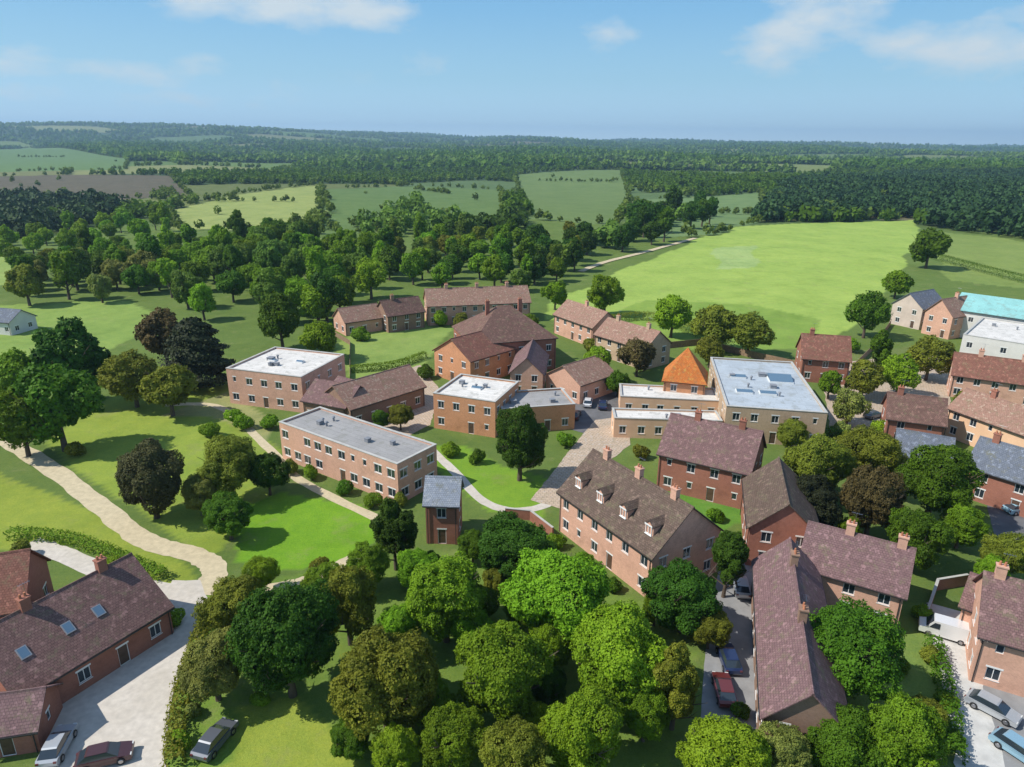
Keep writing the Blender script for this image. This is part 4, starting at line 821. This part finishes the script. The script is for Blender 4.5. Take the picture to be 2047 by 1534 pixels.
# ------------------------------------------------------------------ cars
def loft(mb, prof, W, inset, mi=0):
    n = len(prof); A = [(x, -W/2+i_, z) for (x, z), i_ in zip(prof, inset)]; B = [(x, W/2-i_, z) for (x, z), i_ in zip(prof, inset)]
    mb.face(A, mi); mb.face(B[::-1], mi)
    for k in range(n): a, b_ = k, (k+1) % n; mb.face([A[b_], A[a], B[a], B[b_]], mi)
def make_car(label, p, van=False):
    o = thing('parked_van' if van else 'parked_car', label, 'van' if van else 'car')
    b = MB()
    if van:
        loft(b, [(-2.5, .35), (2.4, .35), (2.5, .6), (2.45, .95), (1.75, 1.15), (1.15, 2.0), (-2.4, 2.05), (-2.5, 1.9)], 1.9, [.05, .05, .05, .05, .05, .14, .14, .1])
        g = [(1.72, 1.2), (1.2, 1.9), (.5, 1.9), (.5, 1.2)]
    else:
        loft(b, [(-2.1, .3), (2.1, .3), (2.18, .5), (2.1, .72), (1.1, .9), (-1.95, .95), (-2.15, .8), (-2.18, .5)], 1.78, [.04, .04, .08, .1, .02, .03, .08, .06])
        g = None
    bo = b.build('body', p, o)
    if not van:
        c_ = MB(); loft(c_, [(1.15, .9), (.35, 1.4), (-1.2, 1.42), (-1.9, .95)], 1.66, [.06, .22, .22, .08]); c_.build('cabin_glass', 'pane_glass', o)
        r_ = MB(); loft(r_, [(.42, 1.38), (.3, 1.45), (-1.15, 1.47), (-1.3, 1.40)], 1.3, [.06, .04, .04, .06]); r_.build('roof_panel', p, o)
    else:
        c_ = MB(); c_.hexa([(1.78, -.75, 1.17), (1.78, .75, 1.17), (1.22, .72, 1.93), (1.22, -.72, 1.93), (1.83, -.75, 1.19), (1.83, .75, 1.19), (1.27, .72, 1.95), (1.27, -.72, 1.95)]); c_.build('windscreen', 'pane_glass', o)
        for s_ in (-1, 1): c_ = MB(); y = s_*.93; c_.hexa([(.6, y-.03, 1.2), (1.55, y-.03, 1.2), (1.1, y-.03-s_*.06, 1.8), (.6, y-.03-s_*.06, 1.8), (.6, y+.02, 1.2), (1.55, y+.02, 1.2), (1.1, y+.02-s_*.06, 1.8), (.6, y+.02-s_*.06, 1.8)]); c_.build('side_window', 'pane_glass', o)
    wb = 1.5 if van else 1.3
    for x in (-wb, wb):
        for s_ in (-1, 1):
            y = s_*.8; wh = MB(); wh.tube((x, y-.1, .33), (x, y+.1, .33), .33, .33, 16); wo = wh.build('wheel', 'rubber', o); rm_ = MB(); rm_.tube((x, y+s_*.101, .33), (x, y+s_*.12, .33), .2, .17, 12); rm_.build('rim', 'steel', wo)
    xe = 2.44 if van else 2.1
    for s_ in (-1, 1):
        h_ = MB(); h_.box((xe-.06, s_*.62-.16, .62), (xe+.035, s_*.62+.16, .76)); h_.build('headlight', 'lamp_glass', o)
        t2 = MB(); t2.box((-xe-.1, s_*.68-.12, .68), (-xe+.03, s_*.68+.12, .84)); t2.build('tail_light', 'paint_red', o)
    return o
for (u, v, a, p, lab, van) in [(432, 1488, 75, 'paint_grey', 'dark grey car on the grass verge right of the drive bottom', 0), (212, 1522, 20, 'paint_maroon', 'dark brown car on the gravel drive at the bottom edge', 0), (118, 1500, 100, 'paint_silver', 'silver car parked by the outbuilding in the bottom left', 0),
 (1446, 1388, 85, 'paint_red', 'dull red car beside the near end of the almshouse range', 0), (1455, 1325, 88, 'paint_navy', 'navy car parked behind the red one', 0), (1886, 1272, 150, 'paint_white', 'white van parked in front of the detached house', 1),
 (1982, 1425, -50, 'paint_silver', 'silver car on the road at the right edge', 0), (2035, 1510, -60, 'paint_blue', 'pale blue car nearest the bottom right corner', 0), (2035, 1025, 10, 'paint_blue', 'light blue car by the slate roofed house', 0),
 (1760, 745, 20, 'paint_silver', 'silver car in the yard left of the olive tree', 0), (1790, 800, 15, 'paint_red', 'red car in the yard behind the brown roofed cottage', 0), (1745, 835, 30, 'paint_grey', 'grey car at the near side of the right hand yard', 0), (1480, 1180, 80, 'paint_silver', 'silver car at the far end of the tarmac yard', 0),
 (1150, 835, 75, 'paint_maroon', 'dark brown car on the tarmac nearest the round dark tree', 0), (1175, 810, 80, 'paint_white', 'white car on the tarmac behind the round dark tree', 0), (1205, 815, 82, 'paint_navy', 'navy car on the tarmac left of the pale annexe', 0)]:
    c_ = make_car(lab, p, van); q = G(u, v); c_.location = (q.x, q.y, .045); c_.rotation_euler = (0, 0, R_(a))
# ------------------------------------------------------------------ haze
hz = MB(); hz.box((-19000, -400, -60), (19000, 13500, 330)); m = bpy.data.materials.new('haze'); m.use_nodes = True; t = m.node_tree; t.nodes.clear()
ov = t.nodes.new('ShaderNodeOutputMaterial'); pv = t.nodes.new('ShaderNodeVolumePrincipled'); pv.inputs['Color'].default_value = (.46, .70, .95, 1); pv.inputs['Density'].default_value = .0001; pv.inputs['Anisotropy'].default_value = .2
t.links.new(pv.outputs[0], ov.inputs['Volume']); o = hz.build('haze', m); o['kind'] = 'stuff'; o['label'] = 'thin blue haze over the distant countryside'; o['category'] = 'haze'
